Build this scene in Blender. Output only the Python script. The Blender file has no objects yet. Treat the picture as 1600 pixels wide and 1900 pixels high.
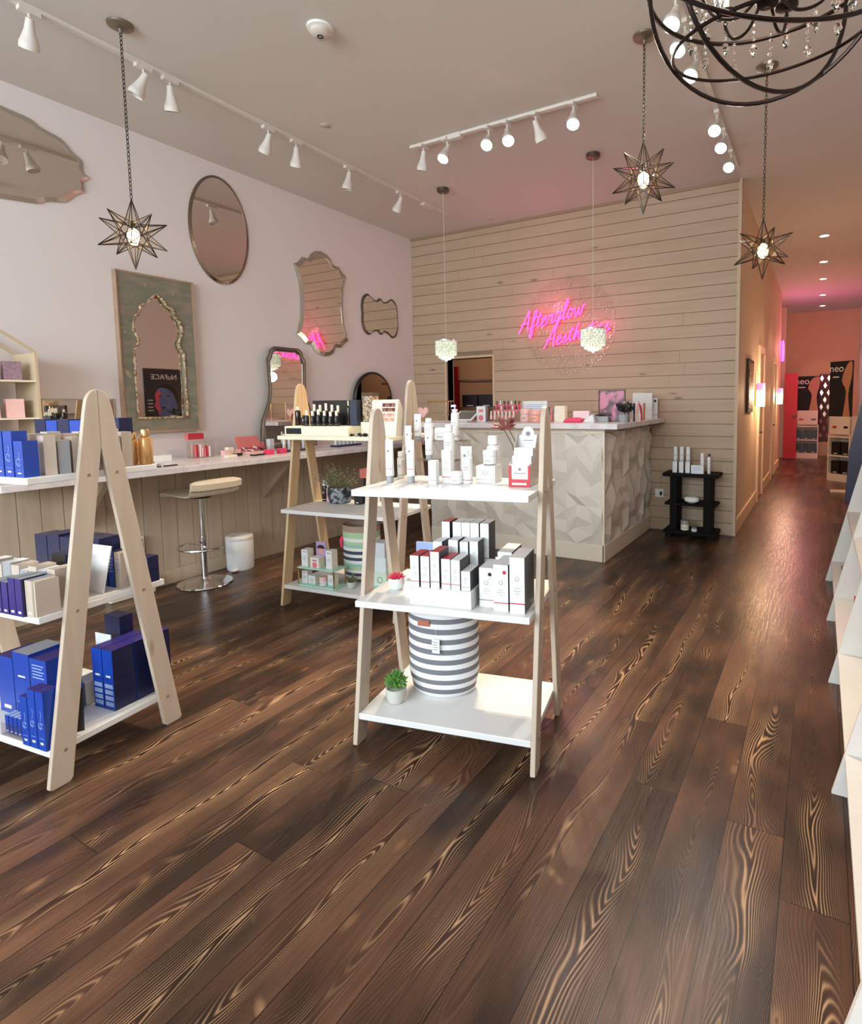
import bpy, bmesh, math, random
from math import sin, cos, pi, radians, atan2, hypot
from mathutils import Vector, Matrix
random.seed(7)
C = bpy.context.scene.collection
SC = bpy.context.scene
# ------------------------------------------------------------------ mesh builder
class MB:
    def __init__(s): s.v=[]; s.f=[]; s.m=[]; s.s=[]
    def add(s, vs, fs, m=0, smooth=False):
        o=len(s.v); s.v+= [tuple(p) for p in vs]
        for f in fs: s.f.append([i+o for i in f]); s.m.append(m); s.s.append(smooth)
        return s
    def box(s, x0,x1,y0,y1,z0,z1, m=0, T=None):
        vs=[(x,y,z) for z in (z0,z1) for y in (y0,y1) for x in (x0,x1)]
        if T is not None: vs=[T@Vector(p) for p in vs]
        return s.add(vs, [(0,2,3,1),(4,5,7,6),(0,1,5,4),(2,6,7,3),(0,4,6,2),(1,3,7,5)], m)
    def boxc(s, c, d, m=0, rz=0, T=None):
        M=Matrix.Translation(c)@Matrix.Rotation(rz,4,'Z')
        if T is not None: M=T@M
        return s.box(-d[0]/2,d[0]/2,-d[1]/2,d[1]/2,-d[2]/2,d[2]/2,m,M)
    def cyl(s, p0,p1,r0,r1=None,n=12,m=0,caps=True,smooth=True):
        r1=r0 if r1 is None else r1
        p0=Vector(p0);p1=Vector(p1);d=(p1-p0).normalized()
        a=d.orthogonal().normalized();b=d.cross(a)
        vs=[];
        for p,r in ((p0,r0),(p1,r1)):
            for i in range(n):
                t=2*pi*i/n; vs.append(p+a*(r*cos(t))+b*(r*sin(t)))
        s.add(vs,[(i,(i+1)%n,n+(i+1)%n,n+i) for i in range(n)],m,smooth)
        if caps:
            s.add(vs,[tuple(range(n))[::-1],tuple(range(n,2*n))],m)
        return s
    def lathe(s, prof, n=20, c=(0,0,0), m=0, sx=1, sy=1, T=None, smooth=True):
        vs=[]
        for r,z in prof:
            for i in range(n):
                t=2*pi*i/n; p=Vector((c[0]+r*cos(t)*sx,c[1]+r*sin(t)*sy,c[2]+z))
                vs.append(T@p if T is not None else p)
        fs=[]
        for k in range(len(prof)-1):
            for i in range(n):
                j=(i+1)%n; fs.append((k*n+i,k*n+j,(k+1)*n+j,(k+1)*n+i))
        s.add(vs,fs,m,smooth)
        if prof[0][0]>1e-5: s.add(vs,[tuple(range(n))[::-1]],m)
        if prof[-1][0]>1e-5: s.add(vs,[tuple(range((len(prof)-1)*n,len(prof)*n))],m)
        return s
    def tube(s, pts, r, n=8, m=0, closed=False, smooth=True):
        P=[Vector(p) for p in pts]; L=len(P); R=r if isinstance(r,(list,tuple)) else [r]*L
        rings=[]; up=None
        for i,p in enumerate(P):
            if closed: d=(P[(i+1)%L]-P[i-1])
            else: d=(P[min(i+1,L-1)]-P[max(i-1,0)])
            if d.length<1e-9: d=Vector((0,0,1))
            d.normalize()
            if up is None: up=d.orthogonal().normalized()
            else:
                up=(up-d*up.dot(d)); up= up.normalized() if up.length>1e-6 else d.orthogonal().normalized()
            b=d.cross(up); rings.append([p+up*(R[i]*cos(2*pi*k/n))+b*(R[i]*sin(2*pi*k/n)) for k in range(n)])
        vs=[q for g in rings for q in g]; fs=[]
        for i in range(L if closed else L-1):
            j=(i+1)%L
            for k in range(n): fs.append((i*n+k,i*n+(k+1)%n,j*n+(k+1)%n,j*n+k))
        s.add(vs,fs,m,smooth)
        if not closed: s.add(vs,[tuple(range(n))[::-1],tuple(range((L-1)*n,L*n))],m)
        return s
    def prism(s, poly, axis, a, b, m=0, T=None):
        # poly (p,q) in the two axes other than `axis`, extruded a..b
        def P(p,q,t):
            return {'x':(t,p,q),'y':(p,t,q),'z':(p,q,t)}[axis]
        n=len(poly); vs=[P(p,q,a) for p,q in poly]+[P(p,q,b) for p,q in poly]
        if T is not None: vs=[T@Vector(v) for v in vs]
        s.add(vs,[tuple(range(n))[::-1],tuple(range(n,2*n))]+[(i,(i+1)%n,n+(i+1)%n,n+i) for i in range(n)],m)
        return s
    def ring(s, outer, inner, axis, a, b, b2=None, m=0, T=None):
        # frame between two outlines; b2 = depth at the inner edge (bevel)
        b2=b if b2 is None else b2
        def P(p,q,t): return {'x':(t,p,q),'y':(p,t,q),'z':(p,q,t)}[axis]
        n=len(outer)
        vs=[P(*o,a) for o in outer]+[P(*o,b) for o in outer]+[P(*i,b2) for i in inner]+[P(*i,a) for i in inner]
        if T is not None: vs=[T@Vector(v) for v in vs]
        fs=[]
        for i in range(n):
            j=(i+1)%n
            for k in range(4):
                l=(k+1)%4; fs.append((k*n+i,k*n+j,l*n+j,l*n+i))
        return s.add(vs,fs,m)
    def ball(s, c, r, m=0, n=8, k=5, sz=1, smooth=True):
        prof=[(r*sin(pi*i/k),-r*sz*cos(pi*i/k)) for i in range(k+1)]
        prof[0]=(1e-6,-r*sz); prof[-1]=(1e-6,r*sz)
        return s.lathe(prof,n,c,m,smooth=smooth)
    def mesh(s, name, mats, bevel=0):
        me=bpy.data.meshes.new(name); me.from_pydata(s.v,[],s.f)
        for mt in (mats if isinstance(mats,(list,tuple)) else [mats]): me.materials.append(mt)
        me.polygons.foreach_set('material_index',s.m); me.polygons.foreach_set('use_smooth',s.s)
        bm=bmesh.new(); bm.from_mesh(me); bmesh.ops.recalc_face_normals(bm,faces=bm.faces); bm.to_mesh(me); bm.free()
        if any(s.s): me.set_sharp_from_angle(angle=radians(40))
        me.update(); return me
    def build(s, name, mats, parent=None, loc=(0,0,0), rz=0, bevel=0, rot=None):
        o=bpy.data.objects.new(name,s.mesh(name,mats)); C.objects.link(o)
        if parent is not None: o.parent=parent
        o.location=loc; o.rotation_euler=rot if rot else (0,0,rz)
        if bevel:
            md=o.modifiers.new('bevel','BEVEL'); md.width=bevel; md.segments=2; md.limit_method='ANGLE'; md.angle_limit=radians(50)
        return o
def tag(o,label,cat,group=None,kind=None):
    if label: o['label']=label
    if cat: o['category']=cat
    if group: o['group']=group
    if kind: o['kind']=kind
    return o
def thing(name,label,cat,loc=(0,0,0),rz=0,group=None):
    o=bpy.data.objects.new(name,None); C.objects.link(o); o.location=loc; o.rotation_euler=(0,0,rz); o.empty_display_size=.05
    return tag(o,label,cat,group)
def struct(o): o['kind']='structure'; return o
def dup(root,loc,rz=None,label=None,group=None,parent=None):
    c=root.copy(); C.objects.link(c)
    if parent is not None: c.parent=parent
    if loc is not None: c.location=loc
    if rz is not None: c.rotation_euler=(0,0,rz)
    if label: c['label']=label
    if group: c['group']=group
    for ch in [o for o in bpy.data.objects if o.parent==root]:
        d=ch.copy(); C.objects.link(d); d.parent=c
        for g in [o for o in bpy.data.objects if o.parent==ch]:
            e=g.copy(); C.objects.link(e); e.parent=d
    return c
ORD=['first','second','third','fourth','fifth','sixth','seventh','eighth','ninth','tenth','eleventh','twelfth']
# ------------------------------------------------------------------ materials
def lin(c): return tuple(((x/255)/12.92 if x/255<=.04045 else ((x/255+.055)/1.055)**2.4) for x in c)
class NT:
    def __init__(s,name):
        s.mat=bpy.data.materials.new(name); s.mat.use_nodes=True; s.t=s.mat.node_tree; s.b=s.t.nodes['Principled BSDF']
    def n(s,typ,ins=None,**kw):
        nd=s.t.nodes.new(typ)
        for k,v in kw.items(): setattr(nd,k,v)
        for k,v in (ins or {}).items():
            if isinstance(v,bpy.types.NodeSocket): s.t.links.new(v,nd.inputs[k])
            else: nd.inputs[k].default_value=v
        return nd
    def math(s,op,a,b=0.,c=0.):
        return s.n('ShaderNodeMath',{0:a,1:b,2:c},operation=op).outputs[0]
    def mix(s,f,a,b,bt='MIX'):
        nd=s.n('ShaderNodeMix',data_type='RGBA',blend_type=bt)
        for i,v in ((0,f),(6,a),(7,b)):
            if isinstance(v,bpy.types.NodeSocket): s.t.links.new(v,nd.inputs[i])
            else: nd.inputs[i].default_value=v if i==0 else (*v,1) if len(v)==3 else v
        return nd.outputs[2]
    def noise(s,vec,scale,detail=2.,rough=.5,dist=0.):
        return s.n('ShaderNodeTexNoise',{'Vector':vec,'Scale':scale,'Detail':detail,'Roughness':rough,'Distortion':dist}).outputs[0]
    def ramp(s,f,a,b,c0=0.,c1=1.):
        return s.n('ShaderNodeMapRange',{0:f,1:a,2:b,3:c0,4:c1},interpolation_type='SMOOTHSTEP').outputs[0]
    def obj(s): return s.n('ShaderNodeTexCoord').outputs['Object']
    def scale(s,vec,sc,rot=(0,0,0)): return s.n('ShaderNodeMapping',{'Vector':vec,'Scale':sc,'Rotation':rot}).outputs[0]
    def set(s,**kw):
        for k,v in kw.items():
            k={'color':'Base Color','rough':'Roughness','metal':'Metallic','spec':'Specular IOR Level','trans':'Transmission Weight','ior':'IOR','alpha':'Alpha','emit':'Emission Color','estr':'Emission Strength','coat':'Coat Weight','normal':'Normal','sheen':'Sheen Weight','sss':'Subsurface Weight','crough':'Coat Roughness'}[k]
            if isinstance(v,bpy.types.NodeSocket): s.t.links.new(v,s.b.inputs[k])
            else: s.b.inputs[k].default_value=(*v,1) if isinstance(v,tuple) and len(v)==3 else v
        return s
    def bump(s,h,strength=.3,dist=.002):
        s.set(normal=s.n('ShaderNodeBump',{'Height':h,'Strength':strength,'Distance':dist}).outputs[0]); return s
def plain(name,rgb,rough=.5,metal=0.,var=.06,vs=30.,bump=0.,**kw):
    """colour with a little procedural mottling"""
    k=NT(name); c=lin(rgb); n=k.noise(k.obj(),vs,3.)
    k.set(color=k.mix(n,tuple(max(0,x*(1-var)) for x in c),tuple(min(1,x*(1+var)) for x in c)),rough=rough,metal=metal,**kw)
    if bump: k.bump(n,bump)
    return k.mat
def emis(name,rgb,strength,base=None):
    k=NT(name); k.set(color=lin(base or rgb),emit=lin(rgb),estr=strength,rough=.4); return k.mat
def glassm(name,rgb=(255,255,255),rough=.02,ior=1.45,thin=False):
    k=NT(name)
    if thin:   # thin pane: mostly clear, reflects at grazing angles
        t=k.t; tr=t.nodes.new('ShaderNodeBsdfTransparent'); tr.inputs[0].default_value=(*lin(rgb),1)
        gl=t.nodes.new('ShaderNodeBsdfGlossy'); gl.inputs['Roughness'].default_value=rough
        lw=t.nodes.new('ShaderNodeLayerWeight'); lw.inputs[0].default_value=.5
        fc=k.math('ADD',k.math('MULTIPLY',k.math('POWER',lw.outputs['Facing'],4.),.6),.035)
        mx=t.nodes.new('ShaderNodeMixShader'); t.links.new(fc,mx.inputs[0]); t.links.new(tr.outputs[0],mx.inputs[1]); t.links.new(gl.outputs[0],mx.inputs[2])
        t.links.new(mx.outputs[0],t.nodes['Material Output'].inputs[0])
    else: k.set(color=lin(rgb),trans=1.,rough=rough,ior=ior)
    return k.mat
def wood(name,base,dark,axis='x',knots=.5,rough=.5,scale=1.,ringamt=.35):
    """pale board with fine grain along `axis` and small knots"""
    k=NT(name); o=k.obj()
    ax={'x':(1.2,16,16),'y':(16,1.2,16),'z':(16,16,1.2)}[axis]
    info=k.n('ShaderNodeObjectInfo').outputs['Random']
    off=k.n('ShaderNodeVectorMath',{0:o,1:(3.1,1.7,5.3)},operation='ADD').outputs[0]
    g=k.noise(k.scale(off,tuple(a*scale for a in ax)),1.,4.,.6,.6)
    vor=k.n('ShaderNodeTexVoronoi',{'Vector':k.scale(off,{'x':(2,7,7),'y':(7,2,7),'z':(7,7,2)}[axis]),'Scale':1.1*scale}).outputs['Distance']
    kn=k.ramp(vor,.0,.13,1.,0.)
    c=k.mix(k.ramp(g,.35,.75,0.,ringamt),lin(base),lin(dark))
    c=k.mix(k.math('MULTIPLY',kn,knots),c,lin(tuple(x*.55 for x in dark)))
    k.set(color=c,rough=rough); k.bump(g,.15,.001); return k.mat
def floor_mat():
    k=NT('floor_wood'); o=k.obj(); sp=k.n('ShaderNodeSeparateXYZ',{0:o}); x,y=sp.outputs[0],sp.outputs[1]
    W=.172
    xs=k.math('DIVIDE',k.math('ADD',x,.577+W*60),W); ix=k.math('FLOOR',xs); fx=k.math('FRACT',xs)
    r1=k.n('ShaderNodeTexWhiteNoise',{'W':ix},noise_dimensions='1D').outputs['Value']
    ys=k.math('DIVIDE',k.math('ADD',y,k.math('MULTIPLY',r1,9.)),2.6); iy=k.math('FLOOR',ys); fy=k.math('FRACT',ys)
    cv=k.n('ShaderNodeCombineXYZ',{0:ix,1:iy,2:0.}).outputs[0]
    wn=k.n('ShaderNodeTexWhiteNoise',{'Vector':cv},noise_dimensions='3D'); r2=wn.outputs['Value']
    # nested arches of grain along each board's own heart line
    V=lambda a,b,c: k.n('ShaderNodeCombineXYZ',{0:a,1:b,2:c}).outputs[0]
    M=k.math
    wob=M('SUBTRACT',k.noise(V(0.,M('MULTIPLY',y,1.1),M('MULTIPLY',r2,31.)),1.,2.,.5),.5)
    d=M('ABSOLUTE',M('SUBTRACT',M('SUBTRACT',fx,.5),M('MULTIPLY',wob,1.3)))
    along=k.noise(V(M('MULTIPLY',fx,.9),M('MULTIPLY',y,1.0),M('MULTIPLY',r2,17.)),1.,1.,.4)
    kv=V(M('MULTIPLY',x,5.8),M('MULTIPLY',y,2.6),M('MULTIPLY',r2,11.))
    vor=k.n('ShaderNodeTexVoronoi',{'Vector':kv,'Scale':.8}).outputs['Distance']
    kn=k.ramp(vor,.0,.40,1.,0.)
    wig=k.noise(V(M('MULTIPLY',x,26.),M('MULTIPLY',y,6.),r2),1.,2.)
    ph=M('ADD',M('ADD',M('MULTIPLY',M('POWER',d,1.35),210.),M('MULTIPLY',along,230.)),M('ADD',M('MULTIPLY',kn,26.),M('MULTIPLY',wig,5.)))
    ring=M('POWER',M('ADD',M('MULTIPLY',M('SINE',ph),.5),.5),2.4)
    fine=k.noise(V(M('MULTIPLY',x,170.),M('MULTIPLY',y,4.),r2),1.,3.,.7)
    mn=k.noise(V(M('MULTIPLY',x,3.),M('MULTIPLY',y,1.3),M('MULTIPLY',r2,23.)),1.,3.,.55)
    heart=M('MULTIPLY',k.ramp(d,.26,.02),k.ramp(mn,.40,.60))
    worn=M('ADD',M('MULTIPLY',heart,.62),M('ADD',M('MULTIPLY',k.ramp(mn,.45,.70),.26),.05))
    blot=k.noise(V(M('MULTIPLY',x,2.6),M('MULTIPLY',y,1.1),M('MULTIPLY',r2,5.)),1.,3.,.6)
    base=k.mix(k.ramp(blot,.36,.64),lin((36,25,21)),lin((108,73,54)))
    base=k.mix(M('MULTIPLY',r2,.45),base,lin((62,42,33)))
    base=k.mix(M('MULTIPLY',k.ramp(fine,.35,.7),.5),base,lin((40,27,22)))
    c=k.mix(M('MULTIPLY',ring,worn),base,lin((196,154,114)))
    dk=M('MULTIPLY',M('MULTIPLY',M('SUBTRACT',1.,ring),heart),.65)
    c=k.mix(dk,c,lin((36,22,16)))
    fl=k.n('ShaderNodeTexVoronoi',{'Vector':V(M('MULTIPLY',x,4.6),M('MULTIPLY',M('ADD',y,M('MULTIPLY',x,.5)),11.),M('MULTIPLY',ix,.7)),'Scale':1.})
    fls=M('MULTIPLY',k.ramp(fl.outputs['Distance'],.04,.24,1.,0.),M('GREATER_THAN',k.n('ShaderNodeSeparateColor',{0:fl.outputs['Color']}).outputs[0],.90))
    c=k.mix(M('MULTIPLY',M('MULTIPLY',fls,.5),k.ramp(wig,.35,.6)),c,lin((188,142,104)))
    c=k.mix(k.ramp(vor,.0,.10,.55,0.),c,lin((160,116,82)))
    c=k.mix(k.ramp(vor,.0,.03,.8,0.),c,lin((56,34,24)))
    sx=k.math('LESS_THAN',k.math('MINIMUM',fx,k.math('SUBTRACT',1.,fx)),.009)
    sy=k.math('LESS_THAN',fy,.0012)
    seam=k.math('MAXIMUM',sx,sy)
    c=k.mix(k.math('MULTIPLY',seam,.85),c,lin((26,18,15)))
    k.set(color=c,rough=k.ramp(fine,.2,.8,.22,.38),spec=.28)
    hh=k.math('SUBTRACT',k.math('MULTIPLY',ring,.25),seam)
    k.bump(hh,.12,.0015)
    return k.mat
WHITE=plain('white_paint',(232,228,222),.45,vs=6.,var=.02)
WALLP=plain('pink_white_wall_paint',(222,213,209),.7,vs=3.,var=.012)
CEILM=plain('ceiling_paint',(206,198,189),.8,vs=2.,var=.012)
CORR=plain('corridor_wall_paint',(226,198,166),.7,vs=2.,var=.015)
SHIP=wood('shiplap_boards',(178,154,128),(154,128,102),'x',.85,.6,.8,.30)
WAIN=wood('wainscot_boards',(205,185,160),(172,146,122),'z',.45,.6,.8,.45)
AWOOD=wood('whitewashed_leg_wood',(192,176,158),(166,146,126),'z',.45,.55,1.,.4)
PINE=wood('yellow_pine_leg_wood',(212,184,142),(186,152,112),'z',.5,.5,1.,.4)
SHELFW=wood('white_stained_shelf_board',(222,222,220),(204,200,194),'x',.10,.4,1.,.25)
EDGEW=plain('pale_board_edge',(240,232,216),.45)
FLOORM=floor_mat()
BLACK=plain('black_plastic',(22,21,22),.35)
DARKM=plain('dark_bronze_metal',(52,42,36),.35,.9)
IRON=plain('aged_iron',(70,60,52),.4,.85)
CHROME=plain('chrome',(225,225,225),.08,1.,var=.01)
BRASS=plain('pale_gold_metal',(205,170,120),.25,1.)
NICKEL=plain('brushed_nickel',(120,110,100),.35,1.)
MIRROR=plain('mirror_silvering',(232,226,218),.015,1.,var=.004)
SILVERB=plain('bevelled_mirror_strip',(206,204,194),.28,1.,var=.01)
PAPER=plain('white_carton_board',(224,225,224),.45,var=.02)
GREYP=plain('grey_carton_board',(150,152,155),.5,var=.03)
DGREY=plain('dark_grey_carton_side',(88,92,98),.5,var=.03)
REDP=plain('red_carton_board',(186,44,56),.45)
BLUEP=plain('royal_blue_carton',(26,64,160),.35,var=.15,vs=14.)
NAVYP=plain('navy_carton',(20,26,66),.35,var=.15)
PURPP=plain('purple_carton',(50,36,112),.35)
LBLUE=plain('light_blue_print',(150,170,215),.45)
BEIGEP=plain('silvery_beige_carton',(198,184,170),.35,.15,var=.05)
GOLDP=plain('gold_glass',(206,160,104),.2,.4)
PINKP=plain('pink_plastic',(226,120,130),.4)
HOTP=plain('hot_pink_plastic',(232,60,104),.35)
BLUSH=plain('blush_plastic',(238,190,184),.4)
CREAM=plain('cream_plastic',(238,228,206),.4)
AMBER=plain('dark_amber_bottle',(40,26,20),.2)
GREENL=plain('fresh_green_leaf',(96,142,66),.5,var=.3,vs=60.)
OLIVE=plain('dusty_olive_leaf',(120,118,84),.6,var=.25,vs=60.)
REDLEAF=plain('dark_red_leaf',(120,60,54),.5,var=.3,vs=60.)
PINKLEAF=plain('pink_succulent_leaf',(214,72,92),.45,var=.2)
TEAL=plain('mint_print',(140,205,190),.5)
PRINT=plain('grey_print_ink',(120,122,128),.6)
CONC=plain('concrete_pot',(196,196,188),.8,bump=.3)
REDPAINT=plain('red_painted_door',(196,30,48),.5,vs=4.)
GLASS=glassm('clear_glass')
ACRYL=glassm('clear_acrylic',(250,248,246),.03,1.3,thin=True)
PANE=glassm('thin_pane_glass',(250,246,240),.03,1.35,thin=True)
NEONP=4.5;VIOP=26
WINP=300
# ------------------------------------------------------------------ room (metres; camera stands at x=0,y=0)
XL,YB,H,XC,XR,YF,YE=-4.805,6.25,3.57,-.745,.80,-3.2,16.5
struct(MB().box(XL-.15,XR+.15,YF-.15,YE+2.6,-.12,0).build('floor',FLOORM))
struct(MB().box(XL-.15,XR+.15,YF-.15,YE+.2,H,H+.12).build('ceiling',CEILM))
struct(MB().box(XL-.12,XL,YF-.15,YB,0,H).build('wall_left',WALLP))
struct(MB().box(XR,XR+.12,YF-.15,YE+.2,0,H).build('wall_right',WALLP))
# back wall: horizontal boards with real gaps, and an opening into the back room
OX0,OX1,OZ=-4.27,-3.58,1.975
m=MB(); P=.1285; k=0; z=0
m.box(XL-.12,OX0,YB+.02,YB+.14,0,H,1); m.box(OX1,XC,YB+.02,YB+.14,0,H,1); m.box(OX0,OX1,YB+.02,YB+.14,OZ,H,1)
random.seed(3)
while z<H-.01:
    z1=min(z+P-.005,H); segs=[(XL,XC+.002)]
    if z<OZ-.02: segs=[(XL,OX0),(OX1,XC+.002)]
    for a,b in segs:
        xs=[a]; 
        if b-a>2: xs+=[a+random.uniform(.5,b-a-.5)]
        xs+=[b]
        for i in range(len(xs)-1): m.box(xs[i]+.001,xs[i+1]-.001,YB,YB+.018+random.uniform(-.001,.001),z,z1,0)
    z+=P
struct(m.build('wall_back',[SHIP,plain('board_gap_backing',(140,118,94),.8)]))
struct(MB().box(OX0-.03,OX0,YB-.01,YB+.16,0,OZ+.03).box(OX1,OX1+.03,YB-.01,YB+.16,0,OZ+.03).box(OX0,OX1,YB-.01,YB+.16,OZ,OZ+.03).build('trim_1',plain('opening_trim',(196,170,140),.6)))
struct(MB().box(XC-.012,XC+.02,YB-.012,YB+.04,0,H).build('trim_2',plain('corner_trim',(190,166,138),.6)))
struct(MB().box(XL,XC,YB-.015,YB+.0,H-.03,H).build('trim_3',plain('ceiling_edge_trim',(150,124,98),.7)))  # darker brown strip along the top of the back wall
# back room seen through the opening
struct(MB().box(XL-.12,XL+.15,YB+.14,YB+3,0,2.6).box(-3.0,-2.9,YB+.14,YB+3,0,2.6).box(XL,-2.9,YB+2.9,YB+3,0,2.6).box(XL,-2.9,YB+.14,YB+3,2.6,2.7).build('wall_stockroom',plain('stockroom_wall',(196,166,140),.8)))
struct(MB().box(-4.66,-4.50,YB+.60,YB+.65,0,1.92).build('door_1',REDPAINT))
# corridor
m=MB(); segs=[(YB+.14,8.55),(9.25,10.9),(11.7,13.35)]
for a,b in ((YB+.02,13.4),): m.box(XC-.12,XC,a,b,0,H)
struct(m.build('wall_corridor',CORR))
struct(MB().box(XC-2,XC,15.35,15.45,0,H).box(XC-2,XC-1.9,13.4,15.4,0,H).build('wall_alcove',CORR))
struct(MB().box(XC-2,XR+.1,YE,YE+.1,0,H).build('wall_end',plain('corridor_end_wall',(226,176,140),.7,vs=2.)))
struct(MB().box(XC,XC+.018,YB,8.5,0,.15).box(XC,XC+.018,9.35,11.05,0,.15).box(XC,XC+.018,11.9,13.4,0,.15).box(XC-.005,XR,YE-.018,YE,0,.2).build('baseboard_corridor',plain('corridor_baseboard',(236,208,176),.5)))
def door(n,y0,y1,lab):
    d=MB().box(XC-.01,XC+.008,y0,y1,.01,2.05).box(XC,XC+.014,y0+.1,y1-.1,.2,.9).box(XC,XC+.014,y0+.1,y1-.1,1.05,1.9).build('door_%d'%n,plain('corridor_door_%d'%n,(220,190,156),.5)); struct(d)
    MB().box(XC,XC+.03,y0-.08,y0,0,2.13).box(XC,XC+.03,y1,y1+.08,0,2.13).box(XC,XC+.03,y0,y1,2.05,2.13).build('door_frame',plain('door_casing_%d'%n,(240,214,182),.5),d)
    MB().cyl((XC,y0+.07,.95),(XC+.05,y0+.07,.95),.012).cyl((XC+.05,y0+.05,.95),(XC+.05,y0+.19,.95),.01).build('door_handle',IRON,d)
door(2,8.58,9.27,''); door(3,11.13,11.82,'')
d=struct(MB().box(XC+.01,XC+.29,14.98,15.02,.01,2.0).build('door_4',REDPAINT,bevel=.003))
MB().box(XC+.2,XC+.26,14.94,14.98,.98,1.02).build('door_handle',IRON,d)
# storefront behind the camera: glazed front that lets the daylight in
struct(MB().box(XL-.15,XR+.15,YF-.12,YF,0,.35).box(XL-.15,XR+.15,YF-.12,YF,3.2,H).box(XL-.15,XL+.25,YF-.12,YF,.35,3.2).box(XR-.2,XR+.15,YF-.12,YF,.35,3.2).box(-2.1,-1.9,YF-.12,YF,.35,3.2).build('wall_front',WALLP))
for i,(a,b) in enumerate(((XL+.25,-2.1),(-1.9,XR-.2))):
    w=struct(MB().ring([(a,.35),(b,.35),(b,3.2),(a,3.2)],[(a+.06,.41),(b-.06,.41),(b-.06,3.14),(a+.06,3.14)],'y',YF-.09,YF-.03).build('window_%d'%(i+1),BLACK))
    MB().box(a+.06,b-.06,YF-.065,YF-.06,.41,3.14).build('pane',PANE,w)
# wainscot + long make-up counter
m=MB(); y=1.42; random.seed(5)
while y<YB-.01:
    y1=min(y+.1305-.004,YB); m.box(-4.53,-4.512+random.uniform(-.001,.001),y,y1,0,.927,0); y+=.1305
m.box(XL,-4.522,1.42,YB,0,.927,1); m.box(-4.53,-4.495,1.42,YB,0,.11,0)
struct(m.build('wall_wainscot',[WAIN,plain('wainscot_gap_backing',(120,98,78),.8)]))
marb=NT('pale_marble'); n=marb.noise(marb.scale(marb.obj(),(2,2,2)),1.6,8.,.62,1.6)
marb.set(color=marb.mix(marb.ramp(n,.47,.56),lin((228,223,224)),lin((216,209,210))),rough=.25)
MARB=marb.mat
c=MB().box(XL,-3.99,1.42,YB-.002,.93,.975).build('counter_worktop',MARB,bevel=.004)
tag(c,'long white marble worktop running along the pink-white wall','worktop')
for i,y in enumerate((2.03,3.55,5.0)):
    b=MB().prism([(-4.512,.93),(-4.12,.93),(-4.12,.90),(-4.48,.56),(-4.512,.56)],'y',y-.02,y+.02).build('worktop_bracket',WAIN)
    tag(b,['pale triangular wooden bracket under the worktop behind the nearest A-frame unit','pale triangular wooden bracket under the worktop right of the bar stool','pale triangular wooden bracket under the worktop far end behind the rear unit'][i],'bracket')
# ------------------------------------------------------------------ reception desk
DX0,DX1,DY=-3.45,-1.62,4.73
desk=thing('reception_desk','white reception desk with faceted three-dimensional panel cladding','desk',((DX0+DX1)/2,5.3,0))
dl=(-(DX0+DX1)/2,-5.3,0)
MB().box(DX0,DX1-.012,DY+.012,YB-.01,0,1.17).build('desk_carcass',WHITE,desk,dl)
random.seed(11); TS=.535
tn=8; hgt=[[0. if (i in(0,tn) and j in (0,tn)) else random.uniform(0,.03) for i in range(tn+1)] for j in range(tn+1)]
star={}
def relief(u,z):
    """faceted tile relief: ridges radiating from off-centre points"""
    return 0
def panel(L,z0,z1):
    vs=[];fs=[]; rnd=random.Random(4)
    pts=[(rnd.random(),rnd.random()) for _ in range(11)]
    hs=[rnd.choice((.0,.012,.028,.034)) for _ in pts]
    N=14; cols=int(L/TS*N/1.0); rows=int((z1-z0)/TS*N)
    def hh(u,v):
        u%=1.; v%=1.; best=[]
        for (a,b),h in zip(pts,hs):
            for du in(-1,0,1):
                for dv in(-1,0,1): best.append((hypot(u-a-du,v-b-dv),h,a+du,b+dv))
        best.sort(); d0,d1=best[0],best[1]
        # plane-like facet: height falls linearly from a node, slopes depend on direction sector
        ang=atan2(v-d0[3],u-d0[2]); sec=math.floor((ang+pi)/(2*pi)*5)
        return d0[1]+ (0.05+.03*sin(sec*2.3+d0[1]*90))*(-d0[0]) + .012*sin(sec*4.1)
    for j in range(rows+1):
        for i in range(cols+1):
            u=i/cols*L; v=z0+j/rows*(z1-z0); vs.append((u,v,hh(u/TS,v/TS)))
    for j in range(rows):
        for i in range(cols):
            a=j*(cols+1)+i
            if (i+j)%2: fs+= [(a,a+1,a+cols+2),(a,a+cols+2,a+cols+1)]
            else: fs+= [(a,a+1,a+cols+1),(a+1,a+cols+2,a+cols+1)]
    return vs,fs
def tri_panel(L,z0,z1,seed=4):
    """low-poly crystal panel: Delaunay-ish strips of big triangles, tile repeated"""
    rnd=random.Random(seed); n=5; step=TS/n
    J={}
    def node(i,j):
        ii,jj=i%n,j%n
        if (ii,jj) not in J: J[(ii,jj)]=(rnd.uniform(-.33,.33)*step,rnd.uniform(-.33,.33)*step,rnd.choice((-.010,.0,.014,.028,.038)))
        return J[(ii,jj)]
    ni=int(math.ceil(L/step)); nj=int(math.ceil((z1-z0)/step)); vs=[];fs=[]
    for j in range(nj+1):
        for i in range(ni+1):
            dx,dz,h=node(i,j); u=i*step+dx; v=z0+j*step+dz
            if i==0:u=0.
            if i==ni or u>L:u=L
            if j==0:v=z0
            if j==nj or v>z1:v=z1
            if i in(0,ni): h*=.4
            vs.append((u,v,h))
    for j in range(nj):
        for i in range(ni):
            a=j*(ni+1)+i; b=a+1; c_=a+ni+2; d=a+ni+1
            if rnd.random()<.5: fs+=[(a,b,c_),(a,c_,d)]
            else: fs+=[(a,b,d),(b,c_,d)]
    return vs,fs
PANELM=plain('white_relief_panel',(226,217,204),.5,vs=4.)
vs,fs=tri_panel(DX1-DX0,.15,1.13)
MB().add([(DX0+u,DY-h,v) for u,v,h in vs],fs).build('front_relief_panel',PANELM,desk,dl)
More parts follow.
